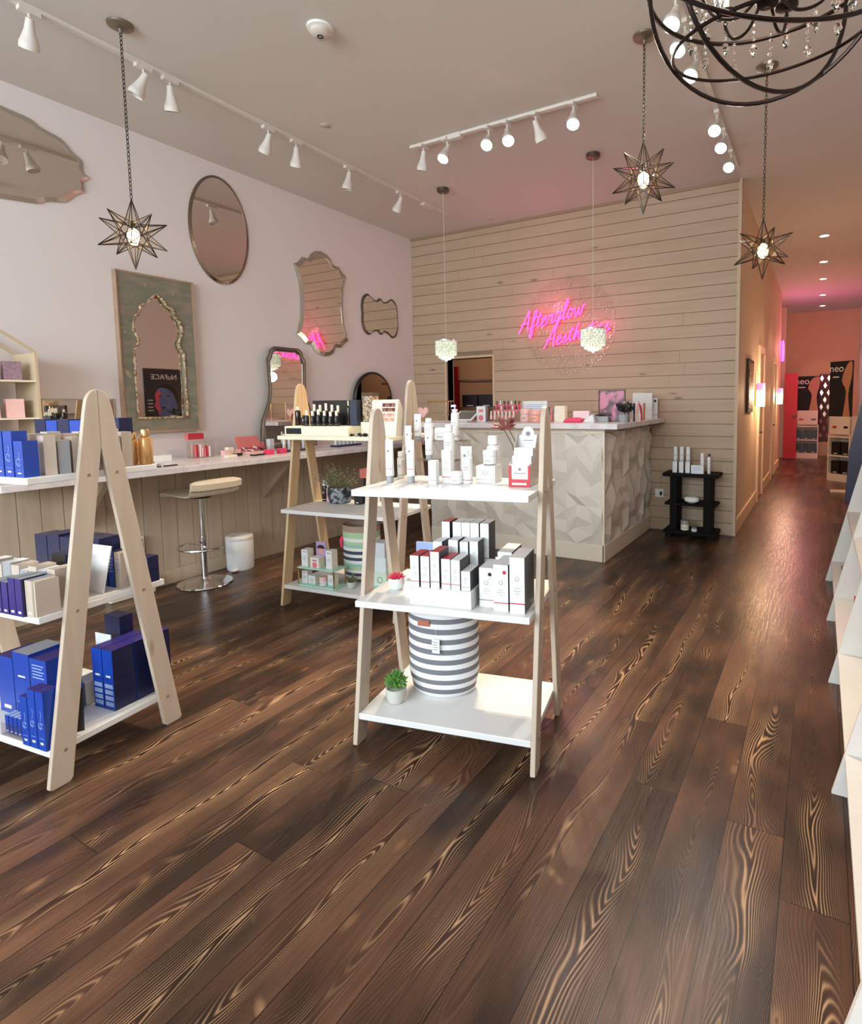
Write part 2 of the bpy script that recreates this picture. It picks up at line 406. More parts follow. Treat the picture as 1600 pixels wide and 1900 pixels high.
vs,fs=tri_panel(YB-.02-DY,.15,1.13,9)
MB().add([(DX1+h,DY+u,v) for u,v,h in vs],fs).build('side_relief_panel',PANELM,desk,dl)
MB().box(DX0,DX1+.012,DY-.02,DY,0,.15).box(DX1-.005,DX1+.018,DY-.02,YB-.012,0,.15).box(DX1-.012,DX1+.012,DY-.012,DY+.012,.15,1.17).box(DX0,DX1+.01,DY-.01,DY,1.12,1.17).build('plinth',plain('desk_plinth',(240,228,208),.45),desk,dl,bevel=.004)
MB().box(DX0-.52,DX1+.17,DY-.16,DY+.52,1.17,1.215).box(DX1-.45,DX1+.17,DY+.52,YB-.01,1.17,1.215).build('desk_top',MARB,desk,dl,bevel=.004)
# outlet
o=thing('power_outlet','white twin power outlet on the shiplap wall beside the black stand','outlet',(-1.505,YB-.006,.4))
MB().box(-.045,.045,-.006,.006,-.045,.045).build('cover_plate',WHITE,o,bevel=.002)
MB().box(.01,.032,-.03,-.006,-.02,.02).build('plug',BLACK,o,bevel=.003)
# ------------------------------------------------------------------ A-frame display units
class Unit:
    def __init__(s,o,ang,W,Hh,D): s.o=o;s.a=radians(ang);s.W=W;s.H=Hh;s.D=D;s.z=[.097*Hh,.44*Hh,.768*Hh]
    def P(s,u,v,z=0): return (s.o[0]+u*cos(s.a)-v*sin(s.a), s.o[1]+u*sin(s.a)+v*cos(s.a), z)
PLUG=plain('wood_plug',(140,110,84),.6,var=.02)
def a_unit(U,label,legmats,shelfmats):
    """two A panels (boards with rounded tops) and three shelves; local origin = unit centre on the floor"""
    W,Hh,D=U.W,U.H,U.D
    r=thing('a_frame_display_unit',label,'display shelf',U.P(W/2,D/2),U.a)
    lw=.083; t=.02
    def board(sgn):
        # outline in (v,z): foot outside, leaning to the centre line, rounded head
        f0=-D/2*1.0; e=-.0006
        o=[(f0,.008),(f0+.012,.0),(f0+lw-.012,.0),(f0+lw,.012)]
        o+=[(e,Hh*.845),(e,Hh)]
        hw=.050
        for k in range(1,7):
            a=pi/2*k/7; o.append((-hw*sin(a)*1.0, Hh-(1-cos(a))*.075))
        o.append((-hw-.004,Hh-.085))
        return [(sgn*p,q) for p,q in o]
    for side,x in (('l',-W/2),('r',W/2-t)):
        for sgn in (1,-1):
            b=board(sgn)
            lb=MB().prism(b,'x',x,x+t,0).build('leg_board',legmats[side][0 if sgn>0 else 1],r,bevel=.003)
            for z in U.z:
                q=sgn*(-D/2+.042+(D/2-.048)*(z/Hh)); xx=x if side=='l' else x+t; d=-.0015 if side=='l' else .0015
                MB().cyl((xx,q,z-.012),(xx+d,q,z-.012),.006,n=8).build('screw_cover',PLUG,lb)
    for k,z in enumerate(U.z):
        MB().box(-W/2+t,W/2-t,-D/2+.02,D/2-.03,z-.026,z,0).build('shelf_board',shelfmats[k],r,bevel=.003)
    return r
UL=Unit((-3.545,.79),7.1,1.13,1.474,.545); UL.z[2]=1.157
UM=Unit((-1.642,1.664),11.9,.77,1.385,.52)
UT=Unit((-3.27,2.667),5.9,.947,1.557,.55)
a_unit(UL,'nearest pale A-frame display unit stacked with blue cosmetic boxes at left','' or {'l':(AWOOD,AWOOD),'r':(AWOOD,AWOOD)},[SHELFW]*3)
a_unit(UM,'white A-frame display unit in the middle with a striped basket on its lowest shelf',{'l':(AWOOD,AWOOD),'r':(AWOOD,AWOOD)},[SHELFW]*3)
a_unit(UT,'rear A-frame display unit with yellowish pine left leg near the worktop',{'l':(PINE,PINE),'r':(AWOOD,AWOOD)},[SHELFW,SHELFW,plain('cream_top_board',(244,234,206),.4)])
# ------------------------------------------------------------------ products
MC={}
def carton_meshes(w,d,h,mats,art):
    """mats: (front,side,top); returns body mesh + print mesh"""
    key=(round(w,4),round(d,4),round(h,4),tuple(m.name for m in mats),art)
    if key in MC: return MC[key]
    b=MB(); X,Y=w/2,d/2; e=min(w,d)*.03
    vs=[(x,y,z) for z in (0,h) for y in (-Y,Y) for x in (-X,X)]
    b.add(vs,[(0,1,5,4)],0); b.add(vs,[(2,6,7,3)],0); b.add(vs,[(0,4,6,2),(1,3,7,5)],1); b.add(vs,[(4,5,7,6)],2); b.add(vs,[(0,2,3,1)],1)
    me=b.mesh('carton',list(mats))
    p=MB(); y=-Y-.0006; T=.0012
    def r(x0,x1,z0,z1,m=0): p.box(x0*w-X,x1*w-X,y,y+T,z0*h,z1*h,m)
    mm=[PRINT,REDP]
    def ringmark(cx,cz,rr,m=0,n=14,a0=0,a1=2*pi,th=.22):
        pts=[(cx*w-X+rr*cos(a0+(a1-a0)*i/n),y,cz*h+rr*sin(a0+(a1-a0)*i/n)) for i in range(n+1)]
        p.tube(pts,rr*th*.5,4,m,smooth=False)
    if art in('white','whitered','dot','reddot'):
        r(0,1,.17,.19,1 if art in('whitered','reddot') else 0)
        ringmark(.5,.62,min(w,h)*.13)
        for q,(a,c) in enumerate(((.3,.7),(.25,.75),(.35,.65))): r(a,c,.45-.05*q,.457-.05*q)
        if art=='dot': mm=[PRINT,REDP,BLACK]; p.cyl((w*.25,y,h*.84),(w*.25,y+T,h*.84),w*.13,m=2)
        if art=='reddot': mm=[PRINT,REDP,REDP]; p.cyl((w*.25,y,h*.84),(w*.25,y+T,h*.84),w*.13,m=2)
    elif art=='c':
        mm=[LBLUE,WHITE]; ringmark(.5,.42,w*.26,0,a0=.5,a1=5.8); ringmark(.5,.42,w*.13,0,a0=3.5,a1=8.5)
        r(.3,.7,.10,.135,1); r(.2,.8,.2,.205); p.tube([(0,y,h*.5),(w*.16,y,h*.62),(w*.05,y,h*.68)],w*.02,4,0)
    elif art=='label':
        mm=[WHITE,LBLUE]; r(.28,.72,.08,.14,0)
    elif art=='stripes':
        mm=[LBLUE,WHITE]
        for q in range(4): r(.1,.9,.12+.2*q,.26+.2*q,0)
    elif art=='text':
        mm=[LBLUE,WHITE]
        for q in range(5): r(.15,.85-.1*(q%2),.8-.09*q,.83-.09*q,0)
    elif art=='mint':
        mm=[TEAL,PRINT]; r(0,1,0,.12,0); ringmark(.5,.5,w*.2,1)
    elif art=='stem':
        mm=[OLIVE,PRINT]; ringmark(.5,.5,w*.18,1); r(.2,.8,.86,.9,1)
    elif art=='pinklogo':
        mm=[PINKP,PINKP]; p.cyl((0,y,h*.25),(0,y+T,h*.25),w*.28,m=0,n=16); r(.25,.75,.62,.8,1)
    pm=p.mesh('carton_print',mm) if art else None
    MC[key]=(me,pm); return MC[key]
def carton(label,pos,dims,mats,art='',rz=0,group=None,name='product_carton',cat='box',pname='printed_label'):
    me,pm=carton_meshes(*dims,mats,art)
    o=bpy.data.objects.new(name,me); C.objects.link(o); o.location=pos; o.rotation_euler=(0,0,rz)
    md=o.modifiers.new('bevel','BEVEL'); md.width=min(.0012,dims[0]*.03); md.segments=1
    tag(o,label,cat,group)
    if pm:
        c=bpy.data.objects.new(pname,pm); C.objects.link(c); c.parent=o
    return o
def uc(U,k,label,u,v,dims,mats,art='',rz=0,**kw):
    dz=kw.pop('dz',0.); return carton(label,U.P(u,v,U.z[k]+.0005+dz),dims,mats,art,U.a+rz,**kw)
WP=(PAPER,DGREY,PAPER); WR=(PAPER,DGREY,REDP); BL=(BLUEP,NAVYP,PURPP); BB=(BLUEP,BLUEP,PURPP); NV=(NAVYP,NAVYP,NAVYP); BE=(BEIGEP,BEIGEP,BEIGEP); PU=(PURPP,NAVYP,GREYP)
# --- middle unit, second shelf
r=thing('shelf_riser','low white riser carrying the small cartons on the middle unit','riser',UM.P(.385,.17,UM.z[1]+.0005),UM.a)
# the riser is a two-step acrylic block
MB().box(-.13,.13,-.13,-.0,0,.07).build('lower_step',PAPER,r,bevel=.003)
MB().box(-.13,.13,0,.26,0,.105).build('upper_step',PAPER,r,bevel=.003)
R1=.0705
fr=[('red-topped white carton at the left end of the riser front row',.275,.045,.155,WR,'whitered'),
    ('red-topped white carton second from the left in the riser front row',.32,.045,.155,WR,'whitered'),
    ('tallest red-topped white carton in the riser front row',.362,.045,.175,WR,'white'),
    ('red-topped white carton fourth from the left in the riser front row',.408,.045,.15,WR,'whitered'),
    ('all-white carton fifth from the left in the riser front row',.448,.045,.148,WP,'whitered'),
    ('smallest white carton at the right end of the riser front row',.488,.05,.105,WP,'white')]
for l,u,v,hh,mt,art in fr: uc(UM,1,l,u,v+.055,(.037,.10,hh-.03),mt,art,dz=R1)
sr=[('short white carton at the left of the riser second row behind the red tops',.315,.0405,.115,WP,'white'),
    ('white carton behind the tall red-topped one on the riser',.385,.042,.125,WP,'white'),
    ('white carton left of the pair behind the riser front row',.432,.036,.12,WP,'white'),
    ('white carton right of the pair behind the riser front row',.475,.036,.125,WP,'white')]
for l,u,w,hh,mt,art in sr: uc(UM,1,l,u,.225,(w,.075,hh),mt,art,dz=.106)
br=[('red-topped tall carton in the riser back row left',.315,.036,.21,WR,'white'),
    ('tall white carton second in the riser back row',.366,.038,.21,WP,'white'),
    ('tall white carton third in the riser back row',.406,.038,.21,WP,'white'),
    ('tall white carton fourth in the riser back row',.446,.038,.21,WP,'white'),
    ('tall white carton at the right of the riser back row',.49,.038,.21,WP,'white')]
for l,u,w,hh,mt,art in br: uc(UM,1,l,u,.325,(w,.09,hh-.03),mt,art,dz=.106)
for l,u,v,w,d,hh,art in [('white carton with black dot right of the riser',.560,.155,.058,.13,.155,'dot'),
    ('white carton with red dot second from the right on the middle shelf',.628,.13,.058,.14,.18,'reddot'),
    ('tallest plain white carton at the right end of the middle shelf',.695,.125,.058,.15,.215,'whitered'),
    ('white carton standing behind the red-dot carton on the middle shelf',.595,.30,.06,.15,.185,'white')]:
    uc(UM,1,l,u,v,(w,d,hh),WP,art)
o=uc(UM,1,'light blue picture card with an orange dome standing behind the succulent shelf items',.190,.36,(.105,.012,.17),(LBLUE,LBLUE,LBLUE),'',name='picture_card',cat='card',dz=0)
MB().prism([(.05*cos(pi*i/12),.045+.055*sin(pi*i/12)) for i in range(13)]+[(-.05,.0),(.05,.0)][0:2],'y',-.0072,-.006).build('printed_dome',plain('orange_dome_print',(196,120,84),.5),o)
uc(UM,1,'small white carton leaning by the blue picture card',.232,.22,(.035,.035,.12),WP,'white')
uc(UM,1,'tiny cream carton at the left foot of the riser',.215,.13,(.03,.04,.07),(CREAM,CREAM,CREAM),'')
def pot_plant(name,label,pos,potR,potH,potmat,leafmat,style,rz=0,group=None,seed=1):
    rnd=random.Random(seed); t=thing(name,label,'plant',pos,rz,group)
    MB().lathe([(potR*.62,0),(potR*.8,.004),(potR,potH*.5),(potR*.98,potH),(potR*.86,potH),(potR*.84,potH*.88),(.001,potH*.88)],20).build('pot',potmat,t)
    m=MB()
    if style=='succ':
        for ring in range(3):
            for i in range(9):
                a=2*pi*i/9+ring*.4; el=radians(15+28*ring); L=potR*1.15*(1-.15*ring)
                b=Vector((cos(a)*potR*.2,sin(a)*potR*.2,potH*.9)); tip=b+Vector((cos(a)*cos(el),sin(a)*cos(el),sin(el)))*L
                mid=(b+tip)/2; m.tube([b,mid,tip],[potR*.1,potR*.16,potR*.01],6)
    elif style=='bush':
        for i in range(420):
            a=rnd.uniform(0,2*pi); el=rnd.uniform(-.2,pi/2); L=potR*rnd.uniform(.75,1.12)
            d=Vector((cos(a)*cos(el),sin(a)*cos(el),sin(el)*1.05)); b=Vector((0,0,potH*1.25))+d*L*.45; tip=Vector((0,0,potH*1.32))+d*L
            tip+=Vector((rnd.uniform(-1,1),rnd.uniform(-1,1),rnd.uniform(-1,1)))*potR*.22
            m.tube([b,(b+tip)/2+Vector((0,0,.003)),tip],[potR*.05,potR*.12,potR*.03],5)
    elif style=='sprig':
        for i in range(60):
            a=rnd.uniform(0,2*pi); el=rnd.uniform(.35,1.45); L=potR*rnd.uniform(.7,2.0)
            d=Vector((cos(a)*cos(el),sin(a)*cos(el),sin(el))); b=Vector((cos(a)*potR*.4,sin(a)*potR*.4,potH*.88)); tip=b+d*L
            m.tube([b,tip],[.0016,.001],4)
            for q in range(4):
                c=b+d*L*(.4+.2*q); e=c+Vector((rnd.uniform(-1,1),rnd.uniform(-1,1),rnd.uniform(0,1)))*potR*.2
                m.tube([c,(c+e)/2,e],[.001,potR*.06,.001],5)
    m.build('leaves',leafmat,t); return t
pot_plant('potted_succulent','pink spiky succulent in a small white pot on the middle shelf',UM.P(.115,.20,UM.z[1]+.001),.034,.05,PAPER,PINKLEAF,'succ')
pot_plant('potted_herb','round green leafy plant in a pale concrete pot on the lowest shelf',UM.P(.125,.15,UM.z[0]+.001),.044,.062,CONC,GREENL,'bush')
# striped basket
def basket(name,label,pos,R,Hh,cols,n,rz=0,sy=.8,extra=True):
    t=thing(name,label,'basket',pos,rz)
    k=NT(name+'_stripes'); z=k.n('ShaderNodeSeparateXYZ',{0:k.obj()}).outputs[2]
    weave=k.noise(k.scale(k.obj(),(200,200,200)),1.,2.)
    rm=k.n('ShaderNodeValToRGB',{0:k.math('DIVIDE',z,Hh)}); rm.color_ramp.interpolation='CONSTANT'
    el=rm.color_ramp.elements
    for i in range(n):
        c=(*lin(cols[i%len(cols)]),1)
        if i<2: el[i].position=i/n; el[i].color=c
        else: e=el.new(i/n); e.color=c
    k.set(color=k.mix(k.math('MULTIPLY',weave,.25),rm.outputs[0],(.25,.25,.27)),rough=.9); k.bump(weave,.4,.001)
    prof=[(R*.80,0),(R*.90,.012),(R*.97,.06)]+[(R*(1.0+.012*(i%2)),.06+(Hh-.06)*i/10) for i in range(1,11)]+[(R*.96,Hh),(R*.95,Hh*.5),(R*.8,.012),(.001,.01)]
    MB().lathe(prof,40,sy=sy).build('woven_body',k.mat,t)
    return t
g=(112,114,120); w=(238,238,238)
bk=basket('striped_basket','grey and white striped fabric basket with a hanging price tag',UM.P(.275,.325,UM.z[0]+.001),.158,.40,[w,g],18,UM.a)
MB().box(-.062,-.008,-.1335,-.129,.325,.350).build('leather_patch',plain('tan_leather',(176,104,82),.6),bk,bevel=.001)
pt=MB().box(.005,.040,-.139,-.137,.215,.275).tube([(.022,-.138,.275),(.022,-.134,.33)],.0006,4).build('price_tag',PAPER,bk)
p=MB()
for i in range(4): p.box(.010,.034-.004*(i%2),-.1396,-.1389,.262-.011*i,.264-.011*i)
p.build('tag_print',PRINT,pt)
# --- bottles / tubes / jars
def tubeitem(label,pos,r,h,mat,cap=None,rz=0,group=None,name='cream_tube',band=REDP,cat='tube'):
    """stand-up tube: cap at the bottom, crimped flat top"""
    t=thing(name,label,cat,pos,rz,group); ch=h*.16
    b=MB(); n=20; lv=[(r,r,ch),(r,r*.98,ch+(h-ch)*.3),(r*1.0,r*.6,ch+(h-ch)*.75),(r*1.02,.0016,h*.985),(r*1.02,.0014,h)]
    vs=[(a*cos(2*pi*i/n),c*sin(2*pi*i/n),z) for a,c,z in lv for i in range(n)]
    b.add(vs,[(k*n+i,k*n+(i+1)%n,(k+1)*n+(i+1)%n,(k+1)*n+i) for k in range(4) for i in range(n)],0,True); b.add(vs,[tuple(range(n))[::-1],tuple(range(4*n,5*n))],0)
    b.build('tube_body',mat,t)
    MB().lathe([(r*.86,0),(r*.88,ch*.9),(r*.8,ch)],20).build('cap',cap or GREYP,t)
    pr=MB().box(-r*.8,r*.8,-r*1.02-.0005,-r*.9,ch+h*.16,ch+h*.17,1).box(-r*.35,r*.35,-r*.93,-r*.80,h*.6,h*.605,0).box(-r*.3,r*.3,-r*.93,-r*.80,h*.56,h*.565,0).cyl((0,-r*.86,h*.74),(0,-r*.70,h*.74),r*.22,m=0)
    pr.build('printed_label',[PRINT,band],t); return t
def bottle(label,pos,r,h,mat,cap,rz=0,group=None,name='bottle',cat='bottle',neck=.5,caph=.2,pump=False,band=None,capr=.5,shoulder=.12):
    t=thing(name,label,cat,pos,rz,group); bh=h*(1-caph)
    MB().lathe([(r*.92,0),(r,.003),(r,bh*(1-shoulder)),(r*.9,bh*(1-shoulder*.4)),(r*neck,bh),(r*neck,bh+h*.01)],20).build('bottle_body',mat,t)
    c=MB().lathe([(r*capr,bh+h*.005),(r*capr,h*.97 if not pump else bh+h*caph*.35),(r*capr*.9,h if not pump else bh+h*caph*.4)],16)
    if pump: c.cyl((0,0,bh+h*caph*.35),(0,0,h*.97),r*.15,n=8).box(-r*.9,r*.25,-r*.22,r*.22,h*.94,h)
    c.build('cap' if not pump else 'pump_head',cap,t)
    if band: MB().lathe([(r*1.008,bh*.12),(r*1.008,bh*.145)],20).box(-r*.5,r*.5,-r*1.01,-r*.88,bh*.6,bh*.62).box(-r*.4,r*.4,-r*1.01,-r*.9,bh*.52,bh*.54).build('printed_label',band,t)
    return t
def jar(label,pos,r,h,mat,cap,rz=0,group=None,name='cream_jar',cat='jar'):
    t=thing(name,label,cat,pos,rz,group)
    MB().lathe([(r*.9,0),(r,.003),(r,h*.58),(r*.9,h*.6)],22).build('jar_body',mat,t)
    MB().lathe([(r*1.02,h*.61),(r*1.03,h*.96),(r*.98,h)],22).build('lid',cap,t)
    MB().box(-r*.4,r*.4,-r*1.01,-r*.92,h*.3,h*.33).box(-r*.3,r*.3,-r*1.01,-r*.95,h*.22,h*.245).build('printed_label',PRINT,t); return t
# clear tiered acrylic stands on the top shelf of the middle unit
st=thing('acrylic_display_stand','clear acrylic tiered stand holding white tubes on the middle unit top shelf','stand',UM.P(.22,.33,UM.z[2]+.0005),UM.a)
MB().box(-.13,.13,-.005,.095,.085,.089).box(-.13,-.126,-.005,.095,0,.085).box(.126,.13,-.005,.095,0,.085).build('lower_tier',ACRYL,st)
MB().box(-.13,.13,.095,.19,.165,.169).box(-.13,-.126,.095,.19,0,.165).box(.126,.13,.095,.19,0,.165).build('upper_tier',ACRYL,st)
z=UM.z[2]+.001
for l,u,v,zz,r,hh in [('white tube with grey cap at the front left of the top shelf',.075,.245,0,.018,.185),('white tube with grey cap second from the left at the front of the top shelf',.170,.255,0,.018,.183),
   ('white tube on the left of the lower acrylic tier',.105,.37,.0895,.016,.15),('white tube in the middle of the lower acrylic tier',.205,.37,.0895,.017,.13),('white tube at the left of the upper acrylic tier',.11,.46,.1695,.017,.12)]:
    tubeitem(l,UM.P(u,v,z+zz),r,hh,PAPER,GREYP,UM.a)
for l,u,v,zz,r,hh,pp in [('white bottle in the middle of the upper acrylic tier',.16,.47,.1695,.021,.10,False),('white round-shouldered bottle on the lower acrylic tier right',.30,.375,.0895,.024,.155,False),('pale lilac pump bottle at the right of the upper acrylic tier',.29,.475,.1695,.019,.16,True)]:
    bottle(l,UM.P(u,v,z+zz),r,hh,PAPER,PAPER if not pp else plain('lilac_plastic',(214,206,226),.4),UM.a,pump=pp,band=PRINT,capr=.7)
jar('white lidded tub on the upper acrylic tier below the red flower bowl',UM.P(.225,.475,z+.1695),.034,.055,PAPER,PAPER,UM.a)
uc(UM,2,'small white carton with a red base line on the top shelf',.285,.235,(.034,.034,.10),(PAPER,PAPER,PAPER),'whitered',dz=0)
uc(UM,2,'white carton standing behind the small red-lined carton',.325,.295,(.04,.04,.14),(PAPER,PAPER,PAPER),'whitered')
tubeitem('wide white tube standing right of centre on the top shelf',UM.P(.385,.36,z),.026,.15,PAPER,PAPER,UM.a)
bottle('white bottle with slim neck right of the wide tube',UM.P(.418,.285,z),.021,.14,PAPER,PAPER,UM.a,band=REDP,neck=.3,capr=.3)
jar('white cream pot in the front middle of the top shelf',UM.P(.375,.27,z),.026,.05,PAPER,PAPER,UM.a)
jar('white jar standing on a carton at the right of the top shelf',UM.P(.485,.385,z+.072),.03,.06,PAPER,PAPER,UM.a)
bottle('wide white bottle at the back beside the flat white carton',UM.P(.475,.465,z),.03,.19,PAPER,PAPER,UM.a,capr=.8)
uc(UM,2,'wide flat white carton on the right half of the top shelf',.485,.37,(.085,.10,.07),(PAPER,PAPER,PAPER),'whitered')
pp=thing('display_dispenser','red and white cardboard counter dispenser with an arched header','dispenser',UM.P(.66,.30,z),UM.a+radians(0))
MB().box(-.045,.045,-.075,-.072,0,.03,0).box(-.045,-.035,-.075,-.072,.03,.085,0).box(.035,.045,-.075,-.072,.03,.085,0).build('red_front',REDP,pp)
MB().prism([(-.072,0),(.075,0),(.075,.205),(.055,.205),(-.02,.10),(-.072,.085)],'x',-.045,-.043).prism([(-.072,0),(.075,0),(.075,.205),(.055,.205),(-.02,.10),(-.072,.085)],'x',.043,.045).build('side_panel',plain('dispenser_side_board',(190,180,176),.5),pp)
MB().prism([(-.045,0),(.045,0),(.045,.195),(.03,.2)]+[(.026*cos(pi*i/10),.205+.03*sin(pi*i/10)) for i in range(11)]+[(-.03,.2),(-.045,.195)],'y',.072,.075).build('arched_header',PAPER,pp)
MB().box(-.04,.04,-.068,-.04,.001,.09).box(-.04,.04,-.038,-.01,.001,.12).box(-.04,.04,-.008,.03,.001,.15).build('inner_packets',PAPER,pp,bevel=.002)
p=MB().box(-.03,.03,-.0765,-.0752,.008,.016,0); p.cyl((0,.0712,.205),(0,.07,.205),.010,m=1); p.box(-.02,.02,.0705,.0716,.175,.178,1).cyl((0,-.0685,.07),(0,-.0697,.07),.006,m=1).box(-.025,.025,-.0695,-.0684,.052,.055,1)
p.build('printed_label',[WHITE,PRINT],pp)
pl=thing('dried_flower_stem','dark dried flower stem rising behind the red and white dispenser','flower',UM.P(.575,.46,z))
rnd=random.Random(2); m=MB().tube([(.0,0,0),(.005,0,.08),(-.01,0,.15),(-.05,0,.215)],.0022,6).tube([(.02,0,0),(.022,0,.09),(.005,0,.165),(-.03,0,.225)],.0022,6)
m.build('stem',plain('dark_stem',(92,52,44),.6),pl); m=MB()
for i in range(26):
    a=rnd.uniform(0,2*pi); d=Vector((cos(a)-.25,sin(a)*.6,rnd.uniform(-.25,.9))).normalized(); b=Vector((-.045,0,.222)); L=rnd.uniform(.04,.085)
    m.tube([b,b+d*L*.5,b+d*L],[.002,.0075,.001],5)
m.build('petals',REDLEAF,pl)
bottle('white tube of cream at the left back of the top shelf against the leg',UM.P(.05,.40,z),.018,.12,PAPER,PAPER,UM.a,capr=.8,band=PRINT)
# ------------------------------------------------------------------ left unit goods
UL.z[2]=UL.z[2]+0
z2=UL.z[2]
def row(U,k,fmt,n,u0,v0,du,dv,dims,mats,art='',rz=0,group=None,dz=0.,jit=.0,hs=None):
    for i in range(n):
        d=list(dims); 
        if hs: d[2]=hs[i%len(hs)]
        uc(U,k,fmt%ORD[i],u0+i*du,v0+i*dv,tuple(d),mats[i%len(mats)] if isinstance(mats,list) else mats,art,rz+random.uniform(-jit,jit),dz=dz,group=group)
random.seed(21)
# top shelf: blue boxes at the left front, beige cartons marching back, navy row behind
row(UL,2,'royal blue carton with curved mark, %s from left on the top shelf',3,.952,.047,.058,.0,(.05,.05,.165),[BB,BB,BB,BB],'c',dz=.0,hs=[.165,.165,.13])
row(UL,2,'beige carton, %s from the front in the row behind the blue cartons',7,1.062,.118,.002,.047,(.038,.055,.135),[BE,(GREYP,BEIGEP,BEIGEP)],'',rz=radians(80),jit=.04,hs=[.145,.125,.135,.13,.14,.128])
row(UL,2,'beige carton, %s from the front in the second pale row',6,.970,.13,.0,.057,(.045,.05,.15),[BE],'',rz=radians(85),jit=.03,hs=[.15,.155,.145,.15])
row(UL,2,'navy carton, %s from left in the back row of the top shelf',7,.45,.475,.083,.0,(.078,.06,.20),[NV,(BLUEP,NAVYP,NAVYP)],'label',hs=[.195,.19,.195,.19,.2,.19,.2,.17])
for i,(u,v,hh) in enumerate(((1.083,.488,.15),(1.025,.470,.135))):
    bottle(['gold glass bottle at the back right corner of the top shelf','gold glass bottle just in front of the corner gold bottle'][i],UL.P(u,v,z2+.001),.026,hh,GOLDP,BRASS,UL.a,capr=.7)
# middle shelf
row(UL,1,'purple carton with white spot, %s from left in the middle shelf front row',5,.865,.045,.042,.0,(.037,.08,.14),PU,'label',jit=.02,hs=[.115,.12,.12,.14,.14])
uc(UL,1,'pale silver-framed carton at the right end of the purple row',1.074,.055,(.038,.08,.135),(BEIGEP,CREAM,GREYP),'label')
uc(UL,1,'slim clear-sided carton squeezed against the front leg',1.100,.06,(.008,.08,.13),BE,'')
row(UL,1,'silver-grey carton, %s from left in the middle shelf second row',9,.61,.14,.055,.0,(.05,.07,.135),[BE,(GREYP,GREYP,PAPER)],'',jit=.03,hs=[.13,.15,.14,.15,.145])
uc(UL,1,'black glossy carton standing behind the beige row on the middle shelf',.92,.235,(.085,.05,.17),(BLACK,NAVYP,NAVYP),'label')
o=MB().prism([(-.06,0),(.06,0),(.06,.0),(.06,.19),(-.06,.19)],'y',-.002,.002).build('sign_card',PAPER,None,UL.P(1.0,.285,UL.z[1]+.001),rot=(radians(-14),0,UL.a))
tag(o,'blank white sign card leaning back behind the front leg of the nearest unit','card')
row(UL,1,'navy carton, %s from left in the middle shelf back row',5,.55,.40,.088,.0,(.083,.09,.19),NV,'',hs=[.19,.2,.19,.2,.2,.19])
row(UL,1,'blue striped carton, %s from left at the middle shelf back corner',3,.965,.385,.043,.0,(.036,.06,.15),[(BLUEP,NAVYP,GREYP),(BLUEP,NAVYP,NAVYP),BE],'text',hs=[.125,.15,.15],jit=.03)
for i,(u,dz) in enumerate(((1.05,0.),(1.05,.056),(1.09,.0),(1.09,.056))):
    uc(UL,1,'short blue patterned carton, %s one at the middle shelf back corner'%['lower left','upper left','lower right','upper right'][i],u,.47,(.036,.05,.055),(BLUEP,NAVYP,NAVYP),'stripes',dz=dz+.0005)
row(UL,1,'grey tall carton, %s behind the short blue ones on the middle shelf',2,.985,.47,.03,.0,(.026,.04,.16),[(GREYP,DGREY,PAPER)],'')
# bottom shelf
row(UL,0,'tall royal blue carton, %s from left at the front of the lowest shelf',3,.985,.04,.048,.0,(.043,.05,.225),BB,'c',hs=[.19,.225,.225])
t=thing('product_tray','clear tray of small blue samples at the front left of the lowest shelf','tray',UL.P(.88,.075,UL.z[0]+.0005),UL.a)
MB().box(-.07,.07,-.05,.05,0,.004).box(-.07,.07,-.05,-.047,0,.05).box(-.07,-.067,-.05,.05,0,.1).box(.067,.07,-.05,.05,0,.1).box(-.07,.07,.047,.05,0,.1).build('tray_body',ACRYL,t)
for i in range(10):
    uc(UL,0,'tiny blue sample box, %s in the %s row of the clear tray'%(ORD[i%5],['front','rear'][i//5]),.828+.026*(i%5),.055+.045*(i//5),(.022,.036,.07+.03*(i//5)),(BLUEP,NAVYP,LBLUE),'label',dz=.006,name='sample_box')
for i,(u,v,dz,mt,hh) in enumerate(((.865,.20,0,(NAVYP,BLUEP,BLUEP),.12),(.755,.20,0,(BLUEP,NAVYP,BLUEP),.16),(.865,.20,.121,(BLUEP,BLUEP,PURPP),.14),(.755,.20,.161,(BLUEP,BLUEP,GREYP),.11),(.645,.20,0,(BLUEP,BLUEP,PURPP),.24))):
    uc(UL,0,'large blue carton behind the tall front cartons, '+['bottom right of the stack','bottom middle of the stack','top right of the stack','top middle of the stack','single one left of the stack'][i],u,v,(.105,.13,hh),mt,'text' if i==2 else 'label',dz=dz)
t=thing('acrylic_sign_stand','white and clear angled sign stand beside the dark stack on the lowest shelf','stand',UL.P(.870,.345,UL.z[0]+.0005),UL.a)
MB().box(-.05,.03,-.06,.05,0,.10).build('white_base',PAPER,t,bevel=.003); MB().prism([(-.05,.10),(.05,.10),(.05,.27),(-.05,.27)],'y',.045,.048).build('back_card',PAPER,t)
tag(MB().prism([(-.035,0),(.035,0),(.035,.16),(-.035,.16)],'y',-.002,.002).build('sign_card',BLACK,None,UL.P(1.085,.12,UL.z[0]+.012),rot=(radians(-12),0,UL.a+.9)),'black card propped behind the front leg on the lowest shelf','card')
for j in range(2):
    for i in range(2):
        for d in range(2):
            uc(UL,0,'blue carton in the lowest shelf right block, %s %s of its %s row'%(['lower','upper'][j],['left','right'][i],['front','second'][d]),.965+.066*i,.345+.098*d,(.062,.094,.128),BL,['stripes','c'][j] if 0 else ('stripes' if j==0 else 'label'),dz=.1295*j)
for j in range(2):
    uc(UL,0,'dark navy carton at the back right of the lowest shelf, %s one'%['lower','upper'][j],1.04,.513,(.11,.04,.135),(NAVYP,NAVYP,PURPP),'label',dz=.0005+.136*j,rz=0)
    
